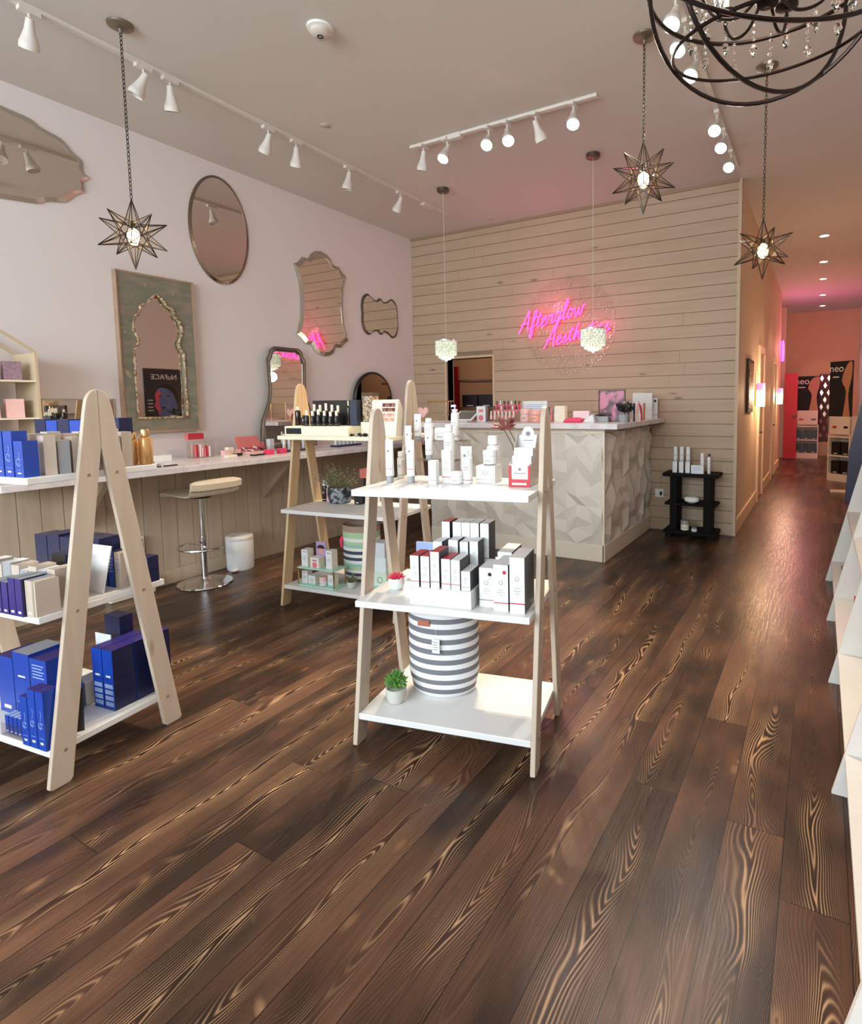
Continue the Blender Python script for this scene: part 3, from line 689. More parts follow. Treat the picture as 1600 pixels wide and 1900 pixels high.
for j in range(2):
    uc(UL,0,'black-blue carton behind the sign stand, %s one of the stack'%['lower','upper'][j],.86,.47,(.10,.06,.165),NV,'label',dz=.166*j)
# ------------------------------------------------------------------ rear unit goods
t3=UT
tr=thing('tiered_tray','mint two-tier tray stand with small white cartons on the rear unit lowest shelf','tray',t3.P(.285,.10,t3.z[0]+.0005),t3.a)
MINT=plain('mint_metal_tray',(176,214,196),.4)
MB().box(-.16,.16,-.06,.07,0,.012).build('lower_tray',MINT,tr,bevel=.002); MB().box(-.16,.16,-.06,.07,.125,.135).build('upper_tray',MINT,tr,bevel=.002)
for x in(-.155,.15):
    MB().box(x,x+.006,-.06,-.052,0,.135).build('post',BRASS,tr); MB().box(x,x+.006,.062,.07,0,.135).build('post',BRASS,tr)
T=lambda u,v,dz:t3.P(.285+u,.10+v,t3.z[0]+dz)
SW=(PAPER,CREAM,PAPER)
carton('white carton with grey ring mark at the left of the mint upper tray',T(-.115,0,.136),(.055,.06,.115),SW,'stem',t3.a)
carton('white carton below the portrait card on the mint upper tray',T(-.02,-.01,.136),(.075,.06,.07),SW,'pinklogo',t3.a)
o=carton('portrait card with a dark-haired model behind the white carton on the mint tray',T(-.02,.035,.136),(.085,.01,.165),(plain('portrait_backdrop',(170,150,190),.5),)*3,'',t3.a,name='portrait_card',cat='card')
MB().prism([(.022*cos(i*pi/8),.105+.028*sin(i*pi/8)) for i in range(16)],'y',-.0062,-.005).build('printed_face',plain('face_print',(206,150,136),.6),o)
MB().prism([(.034*cos(i*pi/8),.118+.026*sin(i*pi/8)) for i in range(9)],'y',-.0068,-.0055).build('printed_hair',plain('hair_print',(48,30,38),.6),o)
carton('white carton with grey ring mark at the right of the mint upper tray',T(.095,0,.136),(.05,.06,.125),SW,'stem',t3.a)
carton('small white carton at the left of the mint lower tray',T(-.125,0,.013),(.05,.05,.085),SW,'stem',t3.a)
carton('small mint and white carton in the mint lower tray',T(-.055,-.01,.013),(.06,.05,.062),SW,'mint',t3.a)
jar('small white pot with pinkish lid in the mint lower tray',T(.03,-.015,.013),.028,.06,PAPER,BLUSH,t3.a)
carton('small white carton at the right of the mint lower tray',T(.10,0,.013),(.05,.05,.08),SW,'mint',t3.a)
tn=(170,140,120);gr=(176,206,160);nv=(48,56,84);wt=(232,232,226);mt=(150,196,180)
b3=basket('striped_basket','green white and navy striped fabric basket on the rear unit lowest shelf',t3.P(.45,.345,t3.z[0]+.001),.14,.40,[nv,wt,nv,wt,gr,mt,wt,nv,wt,nv,wt,mt,gr,wt,gr,gr,tn,tn],18,t3.a)
MB().ball((-.105,-.085,.30),.014,n=6,k=4).tube([(-.105,-.085,.32),(-.11,-.09,.29),(-.108,-.09,.24)],[.004,.012,.009],6).build('tassel',HOTP,b3)
pot_plant('potted_herb','small grey-green sprig plant before the green striped basket',t3.P(.515,.13,t3.z[0]+.001),.03,.045,CONC,OLIVE,'sprig',seed=4)
for i,(w_,hh,dz) in enumerate(((.10,.11,0),(.10,.10,.111),(.09,.10,.212))):
    uc(t3,0,'pale carton stacked right of the green striped basket, '+['bottom one','middle one','top one'][i],.70,.25,(w_,.10,hh),(plain('pale_mint_board_%d'%i,[(206,226,206),(216,226,228),(206,210,216)][i],.5),)*3,'mint' if i==0 else '',dz=dz)
# middle shelf
bottle('dark bottle with white cap at the left back of the rear unit middle shelf',t3.P(.09,.40,t3.z[1]+.001),.022,.155,AMBER,PAPER,t3.a,band=WHITE,capr=.75,caph=.25)
bottle('slim pale bottle beside the dark bottle on the rear unit middle shelf',t3.P(.135,.38,t3.z[1]+.001),.012,.135,BLUSH,PAPER,t3.a,capr=.6)
pk=NT('speckled_pot'); nn=pk.noise(pk.obj(),26.,3.,.6); pk.set(color=pk.mix(pk.ramp(nn,.45,.6),lin((44,48,58)),lin((150,156,160))),rough=.5)
pot_plant('potted_herb','leafy sprig plant in a speckled black oval planter on the rear unit middle shelf',t3.P(.235,.39,t3.z[1]+.001),.092,.115,pk.mat,OLIVE,'sprig',seed=8)
uc(t3,1,'tall black carton behind the speckled planter on the rear unit middle shelf',.43,.47,(.045,.05,.20),(BLACK,)*3,'')
uc(t3,1,'black carton right of the speckled planter on the rear unit middle shelf',.415,.38,(.05,.05,.115),(BLACK,)*3,'label')
uc(t3,1,'white carton below the coral box on the rear unit middle shelf',.495,.44,(.07,.06,.185),(PAPER,)*3,'')
uc(t3,1,'coral red gift box on top of the white carton on the rear unit middle shelf',.495,.44,(.17,.08,.065),(plain('coral_board',(196,104,90),.5,var=.2,vs=80),)*3,'',dz=.186)
# top shelf
tt=thing('tester_tray','cream tester tray with a black name plate on the rear unit top shelf','tray',t3.P(.33,.11,t3.z[2]+.0005),t3.a)
MB().box(-.26,.27,-.07,.10,0,.065).build('tray_body',plain('cream_tray',(246,238,206),.4),tt,bevel=.003)
MB().box(-.245,-.115,-.0725,-.069,.012,.052).build('name_plate',BLACK,tt)
zt=t3.z[2]+.0665
o=uc(t3,2,'glossy black backing display board behind the dropper bottles',.35,.19,(.30,.02,.17),(BLACK,)*3,'',dz=.0665,name='display_board',cat='board')
for j in range(2):
    for i in range(6):
        u=.235+.05*i+.02*j
        if j==1 and i==5: continue
        hh=[.105,.10,.11,.10,.095,.10][i]
        bottle('%s black dropper bottle with cream cap from the left, %s row of the tester tray'%(ORD[i],['front','back'][j]),t3.P(u,.075+.055*j,zt+.001),.0155,hh+.04*j,BLACK,CREAM,t3.a,caph=.33,capr=.55,neck=.5,band=GREYP)
for i,u in enumerate((.10,.15)):
    bottle(['amber bottle beside the pine head of the rear unit','low dark bottle next to the pine head of the rear unit'][i],t3.P(u,.14,zt+.001),.02,[.13,.07][i],AMBER,CREAM if i==0 else BLACK,t3.a)
bottle('tall thin bottle with a gold cap right of the black board',t3.P(.52,.16,zt+.001),.014,.165,AMBER,BRASS,t3.a,capr=.6)
uc(t3,2,'dark slate-blue upright box right of the black board on the rear unit',.575,.16,(.055,.05,.17),(plain('slate_blue_board',(44,52,66),.4),)*3,'',dz=.0665)
# crystal filled glass tower
tw=thing('glass_vase','tall square glass vase full of pale crystals on the rear unit top shelf','vase',t3.P(.655,.22,t3.z[2]+.0005),t3.a)
MB().box(-.05,.05,-.05,.05,0,.09).build('base',CREAM,tw,bevel=.003)
MB().ring([(-.043,-.043),(.043,-.043),(.043,.043),(-.043,.043)],[(-.04,-.04),(.04,-.04),(.04,.04),(-.04,.04)],'z',.09,.285).build('glass_wall',PANE,tw)
ck=NT('pale_crystals'); nn=ck.noise(ck.obj(),90.,2.); ck.set(color=ck.mix(ck.ramp(nn,.4,.6),lin((226,214,196)),lin((120,104,90))),rough=.3); m=MB().box(-.038,.038,-.038,.038,.092,.26); tag(m.build('crystals',ck.mat,tw),None,None)
pt=thing('palette_stand','cream angled palette stand with eyeshadow and blush swatches on the rear unit','stand',t3.P(.82,.20,t3.z[2]+.0005),t3.a)
MB().prism([(-.09,0),(.10,0),(.10,.015),(-.035,.235),(-.05,.235)],'x',-.10,.10).build('stand_body',CREAM,pt,bevel=.003)
# swatches lie on the sloped face; slope from (v=-.09,z=0) to (-.05,.235)
def swatch(cx,cz,col,i):
    f=cz/.235; y=-.09+.04*f
    MB().box(cx-.011,cx+.011,y-.0025,y+.002,cz-.012,cz+.012).build('swatch',col,pt)
SWC=[plain('plum_powder',(110,60,56),.8),plain('brown_powder',(146,96,80),.8),plain('rose_powder',(212,160,140),.8),plain('peach_powder',(226,180,160),.8)]
for i in range(4):
    for j in range(4): swatch(-.005+.025*i,.20-.030*j-.004*(j//2),SWC[j//2*2+(i+j)%2],i)
rnd=random.Random(9)
for i in range(9):
    k=rnd.uniform(.012,.02); mm=MB().ball((0,0,k*.6),k,n=6,k=4,sz=.6,smooth=False)
    tag(mm.build('crystal_cluster',[DARKM,GREYP,BLACK][i%3],None,t3.P(.63+.036*(i%5),.04+.035*(i//5),t3.z[2]+.001),rnd.random()),'small dark crystal stone, %s in the %s scatter beside the tester tray'%(ORD[i%5],['front','rear'][i//5]),'stone')
# ------------------------------------------------------------------ wall mirrors (on the wall x = XL)
def mirror(name,label,yc,zc,outline,fw,fmat,t=.022,gl=MIRROR,inset=None,x=None,extra=None):
    """outline: [(dy,dz)], frame width fw; opens a ring frame and a mirror plate"""
    x=XL if x is None else x
    r=thing(name,label,'mirror',(x+.001,yc,zc))
    ys=[p[0] for p in outline]; zs=[p[1] for p in outline]; sy=1-fw/max(map(abs,ys)); sz=1-fw/max(map(abs,zs))
    inn=inset or [(p[0]*sy,p[1]*sz) for p in outline]
    MB().ring(outline,inn,'x',0,t*.55,t).build('frame',fmat,r)
    MB().prism(inn,'x',.002,t*.8).build('mirror_glass',gl,r)
    return r
def ell(a,b,n=56): return [(a*cos(2*pi*i/n),b*sin(2*pi*i/n)) for i in range(n)]
def sym(q):  # quarter outline (dy>=0,dz>=0) from right to top -> full closed outline
    a=q; b=[(-y,z) for y,z in reversed(q) if y>1e-6]; c=[(-y,-z) for y,z in q if z>1e-6]; d=[(y,-z) for y,z in reversed(q) if y>1e-6 and z>1e-6]
    return a+b+c+d
def cat(pts,n=5):
    out=[]
    for i in range(len(pts)-1):
        p0=pts[max(i-1,0)];p1=pts[i];p2=pts[i+1];p3=pts[min(i+2,len(pts)-1)]
        for k in range(n):
            t=k/n; out.append(tuple(.5*((2*p1[j])+(-p0[j]+p2[j])*t+(2*p0[j]-5*p1[j]+4*p2[j]-p3[j])*t*t+(-p0[j]+3*p1[j]-3*p2[j]+p3[j])*t**3) for j in range(len(p1))))
    out.append(tuple(pts[-1])); return out
mirror('oval_mirror','plain oval mirror hanging high between the star lantern and the scalloped mirror',3.443,2.985,ell(.295,.475),.022,plain('dark_silver_rim',(150,132,118),.2,1.))
# big scalloped mirror, upper left
q=[(.86,0),(.80,.05),(.80,.14),(.72,.19),(.62,.28),(.45,.32),(.38,.36),(.2,.38),(0,.40)]
big=[( .62*y/.86, z*.78) for y,z in sym(cat(q,3))]
mirror('scalloped_mirror','wide frameless scalloped mirror cut by the left edge of the view',1.77,3.10,big,.03,SILVERB)
# ornate tall mirror
q=[(.30,0),(.315,.20),(.36,.33),(.375,.36),(.325,.385),(.275,.43),(.265,.45),(.19,.45),(.165,.465),(.14,.51),(.08,.55),(0,.565)]
mirror('ornate_mirror','tall venetian mirror with concave sides and rounded crest',4.64,2.50,sym(q),.045,SILVERB,.03)
q=cat([(.33,0),(.335,.10),(.30,.20),(.22,.245),(.14,.20),(.06,.185),(.025,.215),(0,.22)],4)
mirror('small_mirror','small butterfly-shaped mirror with thin pewter frame near the room corner',5.59,2.485,sym(q),.022,plain('pewter_rim',(120,112,104),.35,.9))
# round mirror with black frame standing on the worktop
mirror('round_mirror','round black-framed mirror standing on the far end of the worktop behind the rear unit',5.36,1.45,ell(.345,.345),.028,BLACK,.03,x=XL+.05)
# long low mirror seen behind the nearest unit
mirror('low_mirror','long low frameless mirror above the worktop behind the nearest unit',2.215,1.25,[(-.245,-.22),(.245,-.22),(.245,.22),(-.245,.22)],.01,SILVERB,.015)
# tall leaning mirror with shouldered outline (stands on the worktop)
q=[(.26,0),(.235,.12),(.20,.25),(.195,.42),(.165,.455),(.15,.50),(0,.50)]
def side(q0): return q0
o_=[(-.345,-.54),(.345,-.54),(.345,-.36),(.325,-.26),(.245,-.08),(.225,.02),(.235,.34),(.205,.385),(.195,.43),(.15,.46),(-.15,.46),(-.195,.43),(-.205,.385),(-.235,.34),(-.225,.02),(-.245,-.08),(-.325,-.26),(-.345,-.36)]
ch=mirror('vanity_mirror','tall shouldered mirror standing on the worktop with double silver edging',4.07,1.52,o_,.05,SILVERB,.035,x=XL+.04)
m=MB()
for s_ in(1.0,.90): m.tube([(.037,y*s_,z*(1-(1-s_)*.5)) for y,z in o_],.006,6,closed=True)
m.build('edge_moulding',plain('dark_silver_edging',(128,116,108),.3,1.),ch)
# carved green frame mirror with cusped arch
gk=NT('verdigris_painted_wood'); nn=gk.noise(gk.scale(gk.obj(),(3,3,9)),2.4,5.,.6); n2=gk.noise(gk.obj(),9.,4.,.7)
c_=gk.mix(gk.ramp(nn,.40,.62),lin((118,118,100)),lin((136,126,108))); c_=gk.mix(gk.ramp(n2,.60,.72),c_,lin((176,158,130)))
gk.set(color=c_,rough=.75); gk.bump(n2,.5,.004)
ck=NT('chipped_gilt_edge'); n2=ck.noise(ck.obj(),40.,3.,.6); ck.set(color=ck.mix(ck.ramp(n2,.4,.6),lin((206,180,144)),lin((120,88,66))),rough=.6); ck.bump(n2,.8,.004)
gm=thing('carved_frame_mirror','weathered green wooden mirror with a carved cusped arch opening','mirror',(XL+.001,2.815,1.83))
W2,H2=.305,.625
arch=[]; aw=.205
arch+= [(aw,-.515),(aw,-.1),(aw*.99,.02)]
cus=[(aw*.99,.02),(aw*.80,.10),(aw*.97,.20),(aw*.88,.29),(aw*.74,.315),(aw*.62,.385),(aw*.42,.40),(aw*.26,.445),(.0,.485)]
arch=[(aw,-.515),(aw,-.25)]+cat(cus,4); arch=arch+[(-y,z) for y,z in reversed(arch) if y>1e-6]
outer=[]   # outer rectangle sampled to match arch point count
n=len(arch)
for i,(y,z) in enumerate(arch):
    if z<=-.5: outer.append((W2 if y>0 else -W2,-H2))
    else:
        if abs(y)<1e-6: outer.append((0,H2)); continue
        f=min(1,(z+.515)/.55)
        if z<.0: outer.append((math.copysign(W2,y),-H2+f*(H2+.3)))
        else:
            a=(.485-z)/.485; s_=math.copysign(1,y)
            if a>.5: outer.append((s_*W2,H2*.45+(1-a)/.5*(H2*.55)))
            else: outer.append((s_*W2*max(a/.5,.02),H2))
MB().ring(outer,arch,'x',0,.045,.035).build('carved_frame',gk.mat,gm)
MB().prism(arch,'x',.004,.012).build('mirror_glass',MIRROR,gm)
pts=[]; 
for i,(y,z) in enumerate(cat([(a,b) for a,b in arch],3)): pts.append((.040+.003*sin(i*1.9),y,z))
MB().tube(pts,[.009+.0035*sin(i*1.3) for i in range(len(pts))],7).tube([(.04,-aw,-.515),(.04,aw,-.515)],.010,6).build('gilt_edge',ck.mat,gm)
MB().ring([(-W2-.008,-H2-.008),(W2+.008,-H2-.008),(W2+.008,H2+.008),(-W2-.008,H2+.008)],[(-W2+.006,-H2+.006),(W2-.006,-H2+.006),(W2-.006,H2-.006),(-W2+.006,H2-.006)],'x',0,.055,.05).build('outer_moulding',plain('worn_pine_moulding',(160,132,108),.6,var=.25,vs=8),gm)
# ------------------------------------------------------------------ worktop goods
CZ=.9755
def cpos(x,y): return (x,y,CZ)
t=thing('display_cabinet','white and gold arched display cabinet with boxed cosmetics at the left edge','cabinet',(-4.62,1.62,CZ))
zt_=.86
MB().ring([(-.22,0),(.22,0),(.22,.80),(0,.95),(-.22,.80)],[(-.205,.015),(.205,.015),(.205,.79),(0,.93),(-.205,.79)],'x',-.15,-.14).ring([(-.22,0),(.22,0),(.22,.80),(0,.95),(-.22,.80)],[(-.205,.015),(.205,.015),(.205,.79),(0,.93),(-.205,.79)],'x',.14,.15).box(-.139,.139,.206,.218,.001,.79).box(-.139,.139,-.218,-.206,.001,.79).build('gold_frame',plain('champagne_metal',(206,186,154),.4,.1),t)
for z in (.02,.36,.60): MB().box(-.15,.15,-.205,.205,z,z+.01).build('glass_shelf',CREAM,t)
rnd=random.Random(3)
for k,(z,mt,nm) in enumerate(((.031,(plain('brown_board',(84,54,60),.5),)*3,'dark brown'),(.371,(BLUSH,)*3,'pink'),(.611,(plain('patterned_board',(150,120,132),.5,var=.5,vs=70),)*3,'patterned'))):
    for i in range(3):
        carton('%s carton %s on the %s shelf of the gold display cabinet'%(nm,['left','middle','right'][i],['bottom','middle','top'][k]),(-4.60+.02*i,1.49+.12*i,CZ+z),(.09,.07,[.13,.10,.12][i]),mt,'label' if k==0 else '',rz=radians(80))
o=MB().box(-.12,.12,-.07,.07,0,.012).build('flower_dish',CREAM,None,cpos(-4.5,2.30),.2); tag(o,'flat cream tray carrying glass bottles on the worktop behind the nearest unit','tray')
v=thing('glass_vase','glass vase of blush pink flower puffs on the worktop left of the green mirror','vase',cpos(-4.62,2.20))
MB().lathe([(.05,0),(.055,.01),(.055,.17),(.05,.19),(.047,.19),(.05,.02),(.001,.015)],18).build('vase_body',glassm('smoky_glass',(220,214,208),.05),v)
m=MB(); rnd=random.Random(5)
for i in range(14): a=rnd.uniform(0,6.28); r_=rnd.uniform(0,.07); m.ball((r_*cos(a),r_*sin(a),.27+rnd.uniform(-.04,.05)),.018,n=7,k=5).tube([(r_*.3*cos(a),r_*.3*sin(a),.02),(r_*cos(a),r_*sin(a),.26)],.0015,4)
m.build('flower_puffs',plain('dusty_pink_petals',(190,140,134),.7,var=.4,vs=90,bump=.5),v)
# dish with small gold things
d=thing('trinket_dish','low white dish with rose gold clips on the worktop near the front edge','dish',cpos(-4.30,2.42))
MB().lathe([(.05,0),(.075,.015),(.072,.018),(.048,.006),(.001,.005)],20).build('dish_bowl',PAPER,d)
MB().tube([(-.03,0,.02),(0,.02,.03),(.03,.01,.02)],.004,5).tube([(-.02,-.03,.02),(.02,-.02,.028)],.004,5).build('clips',plain('rose_gold',(210,150,130),.3,.9),d)
for i in range(3):
    o=MB().box(-.05,.05,-.008,.008,0,.008).build('makeup_pencil',BLACK if i else CREAM,None,cpos(-4.12,2.22+.12*i),radians(86+4*i)); tag(o,'slim %s pencil lying along the worktop front edge, %s from the left'%(['cream','black','black'][i],ORD[i]),'pencil')
# pink box and open palette set
b=thing('lip_display','open clear box of pink and red lip products on the worktop','display',cpos(-4.58,3.0),radians(90))
MB().box(-.085,.085,-.06,.06,0,.006).box(-.085,-.080,-.06,.06,0,.13).box(.08,.085,-.06,.06,0,.13).box(-.085,.085,.055,.06,0,.15).build('clear_box',ACRYL,b)
rnd=random.Random(12)
for i in range(14):
    x=-.07+.021*(i%7); y=-.035+.045*(i//7); hh=rnd.uniform(.07,.12)
    o=MB().cyl((0,0,0),(0,0,hh),.0075,n=8).build('lipstick_tube',[PINKP,REDP,PAPER,BLUSH][i%4],None); o.location=(-4.58-y,3.0+x,CZ+.0065); tag(o,'%s lip product tube, %s in the %s row of the clear box'%(['pink','red','white','blush'][i%4],ORD[i%7],['front','back'][i//7]),'tube')
lid=carton('coral red lid box lying on top of the back edge of the clear lip box',(-4.66,3.0,CZ+.151),(.14,.05,.05),(REDP,PINKP,REDP),'',radians(90))
pp_=thing('makeup_palette','open pink make-up palette case with brushes on the worktop','palette',cpos(-4.50,3.47),radians(90))
MB().box(-.12,.12,-.09,.07,0,.02).build('case_base',BLUSH,pp_,bevel=.003); MB().prism([(.07,.02),(.11,.15),(.115,.15),(.075,.02)],'x',-.12,.12).build('case_lid',plain('coral_pink_lid',(220,120,118),.4,var=.15),pp_)
m=MB(); rnd=random.Random(6)
for i in range(16): x=rnd.uniform(-.10,.10); y=rnd.uniform(-.07,.05); a=rnd.uniform(0,3.1); m.tube([(x-.03*cos(a),y-.03*sin(a),.028),(x+.03*cos(a),y+.03*sin(a),.03+rnd.random()*.03)],.006,5,m=i%3)
m.build('make_up_sticks',[BLACK,PAPER,REDP],pp_)
m=MB()
o=thing('black_palette','small black framed palette lying in front of the pink case','palette',cpos(-4.25,3.30),radians(95)); MB().box(-.06,.06,-.025,.025,0,.014).build('case',BLACK,o,bevel=.002); MB().box(-.05,.05,-.018,.018,.014,.016).build('powder_pan',BLUSH,o)
for i,y in enumerate((3.41,3.55)):
    j=thing('pink_jar','hot pink square jar with clear lid, %s of the two on the worktop'%['left','right'][i],'jar',cpos(-4.24,y),radians(90))
    MB().box(-.032,.032,-.032,.032,.0,.045).build('jar_body',HOTP,j,bevel=.005); MB().box(-.03,.03,-.03,.03,.0455,.075).build('clear_lid',ACRYL,j)
# slim bottle rows on dark trays, beyond the lantern unit
for k,(y0,x0) in enumerate(((3.82,-4.35),(4.45,-4.33))):
    tr_=MB().box(-.17,.17,-.06,.06,0,.014).build('bottle_tray',NAVYP,None,cpos(x0,y0),radians(92)); tag(tr_,'dark navy tray of slim bottles on the worktop, %s one along the wall'%['nearer','farther'][k],'tray')
    for i in range(6):
        bottle('slim %s-capped white bottle, %s from the left on the %s navy tray'%(['white','black'][i%2],ORD[i],['nearer','farther'][k]),(x0-.01,y0-.14+.056*i,CZ+.0145),.014,.15 if k==0 else .13,PAPER,[PAPER,BLACK][i%2],radians(90),capr=.8)
o=MB().box(-.05,.05,-.04,.04,0,.10).build('black_organiser',BLACK,None,cpos(-4.4,5.02),radians(90),bevel=.002); tag(o,'black organiser box of brushes on the far worktop','box')
for i in range(4):
    o=MB().cyl((0,0,0),(0,0,.16),.005,n=6).build('makeup_brush',[PAPER,BRASS][i%2],None,(-4.37,4.985+.024*i,CZ+.1003)); tag(o,'%s make-up brush handle, %s from the left above the black organiser'%(['white','gold'][i%2],ORD[i]),'brush')
carton('small clear-white carton at the far end of the worktop before the round mirror',cpos(-4.4,5.25),(.1,.08,.06),(PAPER,)*3,'text',radians(90))
for i,(x,y,w_,d_,h_,mt,nm) in enumerate(((-4.45,3.14,.06,.05,.05,BLUSH,'blush'),(-4.50,3.21,.05,.05,.07,CREAM,'cream'),(-4.40,3.215,.07,.04,.02,BLACK,'black'),(-4.52,3.29,.06,.05,.045,BLUSH,'pale pink'),(-4.33,3.10,.09,.05,.02,CREAM,'ivory'),(-4.62,3.62,.06,.05,.09,PINKP,'rose'),(-4.55,2.62,.16,.10,.05,PAPER,'white'),(-4.60,3.72,.05,.05,.11,PAPER,'tall white'))):
    carton('small %s make-up box among the palettes on the worktop'%nm,(x,y,CZ+.0005),(w_,d_,h_),(mt,mt,mt),'',radians(88+5*(i%3)),name='make_up_box')
# ------------------------------------------------------------------ bar stool and bins
s=thing('bar_stool','low-backed cream and chrome bar stool with round base in front of the wainscot','stool',(-4.25,2.76,0),radians(0))
MB().lathe([(.20,0),(.205,.004),(.20,.012),(.10,.022),(.045,.035),(.035,.05)],40).build('round_base',CHROME,s)
MB().cyl((0,0,.03),(0,0,.38),.026,n=20).build('outer_column',CHROME,s); MB().cyl((0,0,.36),(0,0,.70),.019,n=18).build('gas_piston',CHROME,s)
MB().tube([(.18*cos(a),.18*sin(a)-.04*0,.30) for a in [radians(180+200*i/16) for i in range(17)]],.009,8).tube([(0,0,.30),(-.18,0,.30)],.007,6).tube([(0,0,.30),(.169,-.0616,.30)],.007,6).build('footrest',CHROME,s)
MB().cyl((0,0,.69),(0,0,.715),.075,.085,n=16).build('seat_plate',BLACK,s)
# seat: one bent padded shell, low back on the far/right side
SEATM=plain('cream_leatherette',(226,212,186),.4,var=.03)
prof=cat([(-.215,.700),(-.205,.722),(-.15,.722),(0,.715),(.12,.715),(.185,.725),(.205,.76),(.215,.82)],4)
m=MB(); n=len(prof); th=.032; WX=.20
vs=[]
for i,(v_,z_) in enumerate(prof):
    nx=9
    for j in range(nx): 
        x=-WX+2*WX*j/(nx-1); e=abs(j-(nx-1)/2)/((nx-1)/2); vs.append((x,v_,z_-.0*e+th*(1-.5*e**6)))
    for j in range(nx): 
        x=-WX+2*WX*(nx-1-j)/(nx-1); e=abs(j-(nx-1)/2)/((nx-1)/2); vs.append((x,v_+(.03 if z_>.76 else 0),z_-.002+.3*th*e**6))
k2=18; fs=[]
for i in range(n-1):
    for j in range(k2): fs.append((i*k2+j,i*k2+(j+1)%k2,(i+1)*k2+(j+1)%k2,(i+1)*k2+j))
m.add(vs,fs,0,True); m.add(vs,[tuple(range(k2))[::-1],tuple(range((n-1)*k2,n*k2))],0)
so=m.build('seat_shell',SEATM,s,(0,0,.0),radians(-93),bevel=.006)
b=thing('pedal_bin','small white pedal bin beside the bar stool','bin',(-4.37,3.17,0),radians(20))
MB().lathe([(.105,0),(.11,.01),(.112,.255),(.108,.26)],28).build('bin_body',PAPER,b); MB().lathe([(.113,.262),(.113,.28),(.10,.295),(.001,.30)],28).build('lid',WHITE,b); MB().box(.0,.05,-.15,-.10,.012,.02).build('pedal',WHITE,b)
# brown twin speaker-like panels leaning at the wall
o=thing('framed_swatch_panel','cream panel with two dark brown strips on a ledge behind the nearest unit','panel',(-4.48,2.345,.13),radians(90))
MB().box(-.085,.085,-.012,.012,0,.30).build('cream_board',CREAM,o,bevel=.002); MB().box(-.072,-.006,-.015,-.011,.02,.28).build('brown_strip',plain('dark_brown_leather',(74,48,40),.5,var=.3),o); MB().box(.006,.072,-.015,-.011,.02,.28).build('brown_strip',plain('dark_brown_leather_b',(74,48,40),.5,var=.3),o)
o=MB().box(-.16,.16,-.05,.03,.0,.125).build('ledge_box',CREAM,None,(-4.455,2.30,.001),radians(90),bevel=.003); tag(o,'low cream ledge box against the wainscot base under the brown strips','box')
# ------------------------------------------------------------------ desk goods
DZ=1.2155
def dp(x,y=5.0): return (x,y,DZ)
t=thing('jewellery_rack','pale gold wire jewellery rack on the left end of the reception desk','rack',dp(-3.50,4.98))
MB().tube([(-.16,0,.21),(.17,0,.21)],.006,6).tube([(-.13,0,0),(-.13,0,.21)],.003,6).tube([(.14,0,0),(.14,0,.21)],.003,6).build('rack_frame',BRASS,t)
for i in range(9): MB().tube([(-.11+.028*i,-.004,.205),(-.11+.028*i,-.006,.205-.05-.012*(i*7%5)),(-.108+.028*i,-.004,.10-.01*(i%3))],.0016,4).ball((-.11+.028*i,-.005,.09-.01*(i%3)),.006,n=6,k=4).build('necklace',BRASS,t)
bw=thing('faceted_bowl','dark red faceted bowl ornament at the left end of the desk','ornament',dp(-3.86,4.95)); MB().ball((0,0,.055),.075,n=6,k=4,sz=.7,smooth=False).build('red_gem',plain('dark_red_glass',(150,60,62),.25),bw)
hp=thing('heart_ornament','blush heart-shaped ornament on a small stand at the left end of the desk','ornament',dp(-3.72,4.98)); hh=[(.0,-.06),(.065,.01),(.06,.05),(.03,.06),(0,.035),(-.03,.06),(-.06,.05),(-.065,.01)]
MB().prism([(a,b+.09) for a,b in hh],'y',-.012,.012).build('heart',BLUSH,hp,bevel=.004); MB().box(-.03,.03,-.02,.02,0,.03).build('foot',BRASS,hp)
ip=thing('tablet','white tablet till on a tilted stand on the reception desk','tablet',dp(-3.13,4.90)); 
MB().prism([(-.07,.0),(.07,.0),(.07,.085),(-.07,.012)],'x',-.06,.06).build('stand',WHITE,ip); MB().prism([(-.085,.012),(.085,.10),(.082,.108),(-.088,.020)],'x',-.12,.12).build('tablet_body',PAPER,ip,bevel=.003); MB().prism([(-.072,.0285),(.072,.1035),(.0715,.1045),(-.0725,.0295)],'x',-.10,.10).build('screen',plain('dim_screen',(96,98,96),.15),ip)
carton('white leaflet carton with a pink emblem beside the tablet',dp(-2.965,4.95),(.105,.05,.155),(PAPER,GREYP,PAPER),'pinklogo',name='leaflet_box')
ns=thing('polish_rack','clear stepped rack of pink nail polish on the desk','rack',dp(-2.74,5.02))
for k in range(3): MB().box(-.15,.15,-.09+.06*k,-.035+.06*k,0,.02+.05*k).build('rack_step',ACRYL,ns)
for k in range(3):
    for i in range(7):
        bottle('%s nail polish bottle, %s from the left on the %s step of the desk rack'%(['nude','pink','magenta'][k],ORD[i],['bottom','middle','top'][k]),(-2.865+.042*i,5.02-.0625+.06*k,DZ+.0205+.05*k),.0135,.085,[BLUSH,PINKP,HOTP][k],[PAPER,BLACK,plain('wine_cap',(120,30,50),.4)][(i+k)%3] if k else PAPER,0,caph=.45,capr=.6)
wb=carton('white display back card behind the blush pots on the desk',dp(-2.48,5.16),(.27,.02,.20),(PAPER,)*3,'text',name='display_card',cat='card')
jar('blush speckled square-looking pot left of the pink pot on the desk',dp(-2.50,5.0),.055,.125,plain('blush_speckled',(236,196,188),.5,var=.2,vs=90),BLUSH)
jar('plain salmon pink pot on the desk in front of the white card',dp(-2.38,4.97),.06,.115,plain('salmon_pink',(238,168,156),.4),plain('salmon_pink_lid',(238,176,166),.4))
